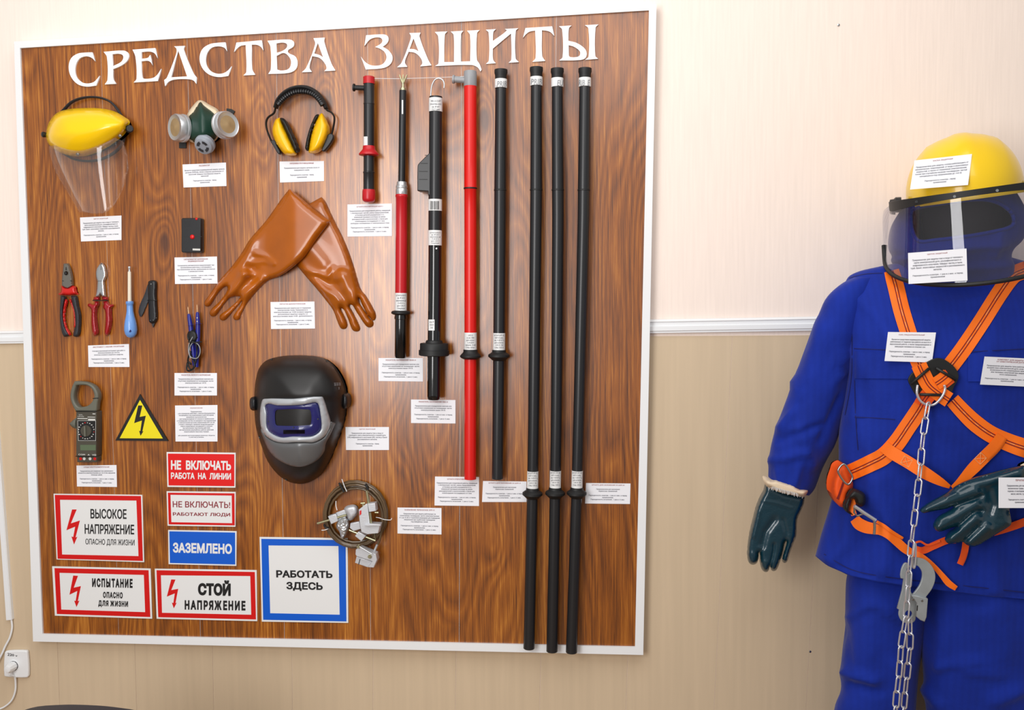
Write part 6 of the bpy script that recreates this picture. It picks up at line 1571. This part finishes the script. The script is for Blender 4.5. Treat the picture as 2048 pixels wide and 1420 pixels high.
# ------------------------------------------------------------------ chain and rope hook
chn = thing('safety_chain', at(1805, 1440, -.36), 'zinc steel chain hanging from the harness ring down past the hook', 'chain')
def link_mesh():
    L_, W_, r_ = 0.0125, 0.0062, 0.00185; p = []
    for k in range(9): t = PI * k / 8; p.append((W_ * math.cos(t), 0, L_ + W_ * math.sin(t)))
    for k in range(9): t = PI + PI * k / 8; p.append((W_ * math.cos(t), 0, -L_ + W_ * math.sin(t)))
    v, f = tubeg(p, r_, 8, closed=True); me = bpy.data.meshes.new('link'); me.from_pydata([tuple(a) for a in v], [], f)
    me.polygons.foreach_set('use_smooth', [True] * len(me.polygons)); me.materials.append(M['chain']); return me
LM = link_mesh(); random.seed(5)
def chain_run(path, d0, d1, rots=(38, -46)):
    c = sm(path, 10, False); P = [bd(x, y, d0 + (d1 - d0) * i / len(c)) for i, (x, y) in enumerate(c)]
    pitch = 0.0334; acc = 0; prev = P[0]; k = 0; pos = [P[0]]
    for p in P[1:]:
        while (p - prev).length + acc >= pitch:
            t = (pitch - acc) / (p - prev).length; prev = prev.lerp(p, t); pos.append(prev.copy()); acc = 0
        acc += (p - prev).length; prev = p
    for i in range(len(pos) - 1):
        a, b = pos[i], pos[i + 1]; m_ = (a + b) / 2; z = (a - b).normalized(); x = Vector((1, 0, 0)); x = (x - z * x.dot(z)).normalized(); y = z.cross(x)
        R_ = Matrix((x, y, z)).transposed() @ Matrix.Rotation(math.radians(rots[i % 2] + random.uniform(-12, 12)), 3, 'Z')
        o = bpy.data.objects.new('link', LM); COL.objects.link(o); o.parent = chn
        o.matrix_local = Matrix.Translation(m_ - WLOC[chn.name]) @ R_.to_4x4()
chain_run([(1857,806),(1851,840),(1845,880),(1842,920),(1838,960),(1832,1010),(1826,1060),(1821,1105),(1818,1150),(1815,1195),(1811,1240),(1803,1285),(1799,1340),(1793,1395),(1789,1450)], 0.356, 0.372)
chain_run([(1820,1238),(1820,1290),(1815,1340),(1809,1400),(1804,1460)], 0.368, 0.362, (50, -40))
zh = lambda p: zm(1760, 1050, 6.4545, p)
hk = thing('rope_hook', at(1830, 1245, -.35), 'grey steel hook with a spring gate hanging beside the chain', 'hook')
hkp = hm(zh([(430,432,1),(520,428,1),(600,460,1),(670,530,1),(712,620,1),(712,720,1),(670,830,1),(600,925),(590,950),(410,915),(500,800,1),(538,710,1),(546,620,1),(512,552,1),(470,526,1),(425,560,1),(415,500,1)]), 4)
plate('hook_blade', [hkp], 0.340, 0.346, 'zinc', hk, bevel=0.0012)
bdp = hm(zh([(330,490,1),(285,550,1),(266,640,1),(270,690),(305,695),(285,850),(222,1080),(250,1095),(245,1170,1),(285,1245,1),(350,1270,1),(425,1262,1),(462,1215,1),(470,1000),(420,900),(395,850),(400,600,1),(385,520,1)]), 4)
hole = [zh([(372 + 46 * math.cos(t), 1150 + 46 * math.sin(t))])[0] for t in [2 * PI * k / 20 for k in range(20)]]
hole2 = [zh([(372 + 24 * math.cos(t), 585 + 42 * math.sin(t))])[0] for t in [2 * PI * k / 16 for k in range(16)]]
plate('body_plate', [bdp, hole, hole2], 0.333, 0.339, 'zinc', hk, bevel=0.0012)
gp = zh([(400,900),(600,945),(622,955),(605,1190),(580,1255),(520,1230),(470,1185),(480,1010),(440,960)])
plate('gate_housing', [gp], 0.337, 0.352, 'zinc', hk, bevel=0.002)
plate('gate_slot', [zh([(478,1040),(490,1040),(486,1108),(474,1108)])], 0.3515, 0.3524, 'black_ink', hk)
for p in ((543, 978), (428, 962)): mk('rivet', *latheg(bd(*zh([p])[0], 0.352), (0, -1, 0), [(0, .0028), (.0014, .002)], 12), 'steel', hk, 60)
mk('hook_link', *tubeg([bd(x, y, .350) for x, y in sm(zh([(440,240),(425,330),(418,450),(425,540),(445,550),(455,470),(462,330),(458,245)]), 4)], 0.0022, 8, closed=True), 'chain', hk, 180)

# ------------------------------------------------------------------ gloves on the suit
zq = lambda p: zm(1480, 940, 6.4545, p)
LGo = hm(zq([(335,185,1),(312,270,1),(262,365,1),(216,470,1),(170,640,1),(130,800,1),(108,920,1),(94,1060,1),(100,1160,1),(130,1212,1),(178,1223,1),(218,1200,1),(240,1140,1),(249,1075,1),(256,1190,1),(275,1270,1),(310,1312,1),(352,1315,1),(378,1280,1),(386,1255,1),(402,1290,1),(432,1306,1),(470,1290,1),(502,1225,1),(530,1140,1),(560,1030,1),(590,925,1),(575,1010,1),(552,1090,1),(540,1150,1),(552,1188,1),(582,1201,1),(612,1175,1),(640,1085,1),(700,920,1),(727,850,1),(740,640,1),(790,520,1),(826,430,1),(835,345),(600,290),(470,232)]), 3)
slit = zq([(442,955),(436,1040),(420,1120),(388,1240)])
gv = [(zq([(450,640),(330,800),(290,960)]), -0.006, 6), (slit, -0.010, 1.6), (zq([(310,402),(480,430),(670,495)]), 0.0022, 1.2), (zq([(250,520),(220,700),(180,860)]), 0.003, 3), (zq([(300,1000),(250,1080)]), -0.004, 2.5), (zq([(330,1180),(345,1260)]), 0.002, 3), (zq([(160,1080),(160,1180)]), 0.002, 3), (zq([(560,640),(600,800),(590,920)]), -0.003, 4)]
def gl_front(base, R, T, lines, caps=()):
    def g(d, x, y):
        h = base + T * math.sqrt(max(0, 1 - (1 - min(d / R, 1)) ** 2)); e = min(1, d / 4)
        for l, a, w in lines: h += a * e * ridge(x, y, l, w)
        for a, b, ra, rb in caps: h = max(h, base + T * .5 + cap(x, y, a, b, ra, rb) / 800 * min(1, d / 3))
        return h
    return g
gl1 = thing('work_glove', bd(1540, 1143, .12), 'dark teal coated glove hanging at the end of the left sleeve', 'glove', 'teal work gloves of the suit')
puff('glove_shell', LGo, gl_front(0.168, 10, 0.022, gv), lambda d, x, y: 0.168 - 0.022 * math.sqrt(max(0, 1 - (1 - min(d / 10, 1)) ** 2)), 'teal', gl1, step=2.2, its=3, smooth=180)
cuf = hm(zq([(318,140,1),(345,122,1),(420,130,1),(480,126,1),(600,162,1),(700,190,1),(765,240,1),(872,262,1),(868,300,1),(828,350),(700,330,1),(520,290,1),(400,240,1),(335,200,1)]), 4)
puff('knit_cuff', cuf, pill(0.196, 0.034, 6), lambda d, x, y: 0.190 - 0.050 * min(1, d / 6), 'knit', gl1, step=2.2, smooth=180)
g = []
random.seed(11)
for k in range(34):
    t = k / 33; x0 = 345 + t * 480; y0 = 205 + t * 130
    a = zq([(x0, y0 - 12)])[0]; b = zq([(x0 + random.uniform(-8, 8), y0 + random.uniform(20, 48))])[0]
    e_ = min(t, 1 - t); dd_ = 0.180 + 0.050 * min(1, e_ * 6)
    g.append(tubeg([bd(*a, dd_), bd(*b, dd_)], [0.0009, 0.0004], 5))
fr_ = mk('fringe', *join(*g), 'signwhite', gl1); fr_['kind'] = 'stuff'
zz2 = lambda p: zm(1820, 900, 5.68, p)
RGo = hm(zz2([(1420,175),(1250,190,1),(1100,222,1),(950,262,1),(800,305,1),(640,362,1),(545,412,1),(470,470,1),(350,540,1),(220,612,1),(140,672,1),(128,703,1),(165,716,1),(290,690,1),(420,665,1),(505,640,1),(470,690,1),(340,762,1),(282,845,1),(285,900,1),(335,928,1),(405,908,1),(480,880,1),(555,880,1),(470,940,1),(428,985,1),(412,1040,1),(450,1066,1),(540,1060,1),(605,1045,1),(650,1082,1),(710,1100,1),(800,1070,1),(900,1010,1),(1000,945,1),(1100,885,1),(1150,840,1),(1145,760,1),(1140,655,1),(1300,640),(1420,640)]), 3)
rc = [(zz2([(740,470)])[0], zz2([(190,680)])[0], 13, 6), (zz2([(760,620)])[0], zz2([(335,875)])[0], 12, 8), (zz2([(760,780)])[0], zz2([(480,1010)])[0], 14, 9), (zz2([(880,880)])[0], zz2([(690,1045)])[0], 14, 9), (zz2([(1250,270)])[0], zz2([(720,420)])[0], 13, 9)]
rv = [(zz2([(510,640),(700,560),(820,520)]), -0.008, 3), (zz2([(560,860),(700,740),(820,690)]), -0.010, 3), (zz2([(610,1040),(780,900),(860,860)]), -0.010, 3), (zz2([(900,480),(930,620),(900,720)]), -0.006, 8), (zz2([(420,540),(520,500),(600,560)]), 0.004, 3), (zz2([(640,870),(740,820),(800,850)]), 0.004, 3), (zz2([(780,380),(900,350),(1000,300)]), 0.003, 3)]
gl2 = thing('work_glove', bd(1945, 1092, .34), 'dark teal coated glove resting on the front of the jacket', 'glove', 'teal work gloves of the suit')
puff('glove_shell', RGo, gl_front(0.352, 12, 0.018, rv, rc), lambda d, x, y: 0.352 - 0.010 * min(1, d / 8), 'teal', gl2, step=2.6, its=2, smooth=180)
puff('knit_cuff', hm([(2046,932),(2068,925,1),(2074,980,1),(2068,1020,1),(2046,1014)], 4), pill(0.350, 0.034, 9), 0.338, 'knit', gl2, step=3, smooth=180)

# ------------------------------------------------------------------ cards hung on the suit
def card_on(quad, tree, push, title, body, foot, label, const=None, n=None):
    C3 = []
    for q in quad:
        h, _ = cast(tree, *q) if tree else (None, None)
        C3.append(h if h is not None and const is None else (at(q[0], q[1], -const) if const is not None else None))
    hit = [p for p in C3 if p is not None]
    C3 = [p if p is not None else at(q[0], q[1], sum(h_.y for h_ in hit) / len(hit)) for p, q in zip(C3, quad)]
    n_ = (C3[1] - C3[0]).cross(C3[3] - C3[0]).normalized()
    mid = sum(C3, Vector()) / 4
    if n is not None: n_ = n.copy()
    if n_.dot(CAM - mid) < 0: n_ = -n_
    far = 0.0
    if tree:
        for a in range(7):
            for b in range(5):
                q = bil(quad, a / 6, b / 4); h, _ = cast(tree, q[0], q[1])
                if h is not None: far = max(far, (h - mid).dot(n_))
    o_ = mid + n_ * (far + push)
    def place(x, y, off):
        d = at(x, y, 0) - CAM; p0 = o_ + n_ * off
        return CAM + d * ((p0 - CAM).dot(n_) / d.dot(n_))
    c = bil(quad, .5, 1)
    return make_card(place, place(c[0], c[1], 0), quad, title, body, foot, label, 'printed cards on the suit')
card_on([(1829,321),(1944,308),(1936,370),(1820,379)], HELM, 0.001, 'КАСКА ЗАЩИТНАЯ', 'Предназначена для защиты головы работающего от\nмеханических повреждений, от воды и агрессивных\nжидкостей, а также от поражения электрическим\nтоком при случайном касании токоведущих частей\nнаходящихся под напряжением до 1000 В.', 'Периодичность осмотра - перед\nприменением', 'white card leaning on the front of the yellow helmet', n=(F_ + Vector((0, 0, 0.35))).normalized())
card_on([(1816,506),(1933,497),(1935,561),(1817,568)], VIS, 0.003, 'ЩИТОК ЗАЩИТНЫЙ', B1, P6, 'white card stuck to the lower edge of the smoked visor', n=F_)
card_on([(1776,664),(1872,665),(1864,725),(1769,722)], TREE, 0.007, 'ПОЯС ПРЕДОХРАНИТЕЛЬНЫЙ', 'Является средством индивидуальной защиты\nработающих от падения при работе на высоте и\nверхолазной работе, а также предупреждения и\nэвакуации человека из опасных зон.', P6b, 'white card on the harness strap above the black plate')
card_on([(1969,713),(2075,718),(2066,774),(1960,769)], TREE, 0.004, 'КОМПЛЕКТ ДЛЯ ЗАЩИТЫ\nОТ ЭЛЕКТРИЧЕСКОЙ ДУГИ', 'Предназначен для защиты тела работающего от\nвоздействия электрической дуги, искр брызг и\nвозможности его повреждения прямых\nили тепловых излучений при авариях\nэтого напряжения.', P6, 'white card on the jacket at the right edge, beside the harness')
card_on([(1997,955),(2082,955),(2082,1016),(1997,1016)], None, 0.0, 'ПЕРЧАТКИ', 'Предназначены для защиты рук от\nмеханических травм, проколов,\nпорезов, от возгорания, рабочих\nмасел, мастик, гудрона.', 'Периодичность осмотра - перед\nприменением', 'white card lying on the teal glove at the right edge', const=0.392)
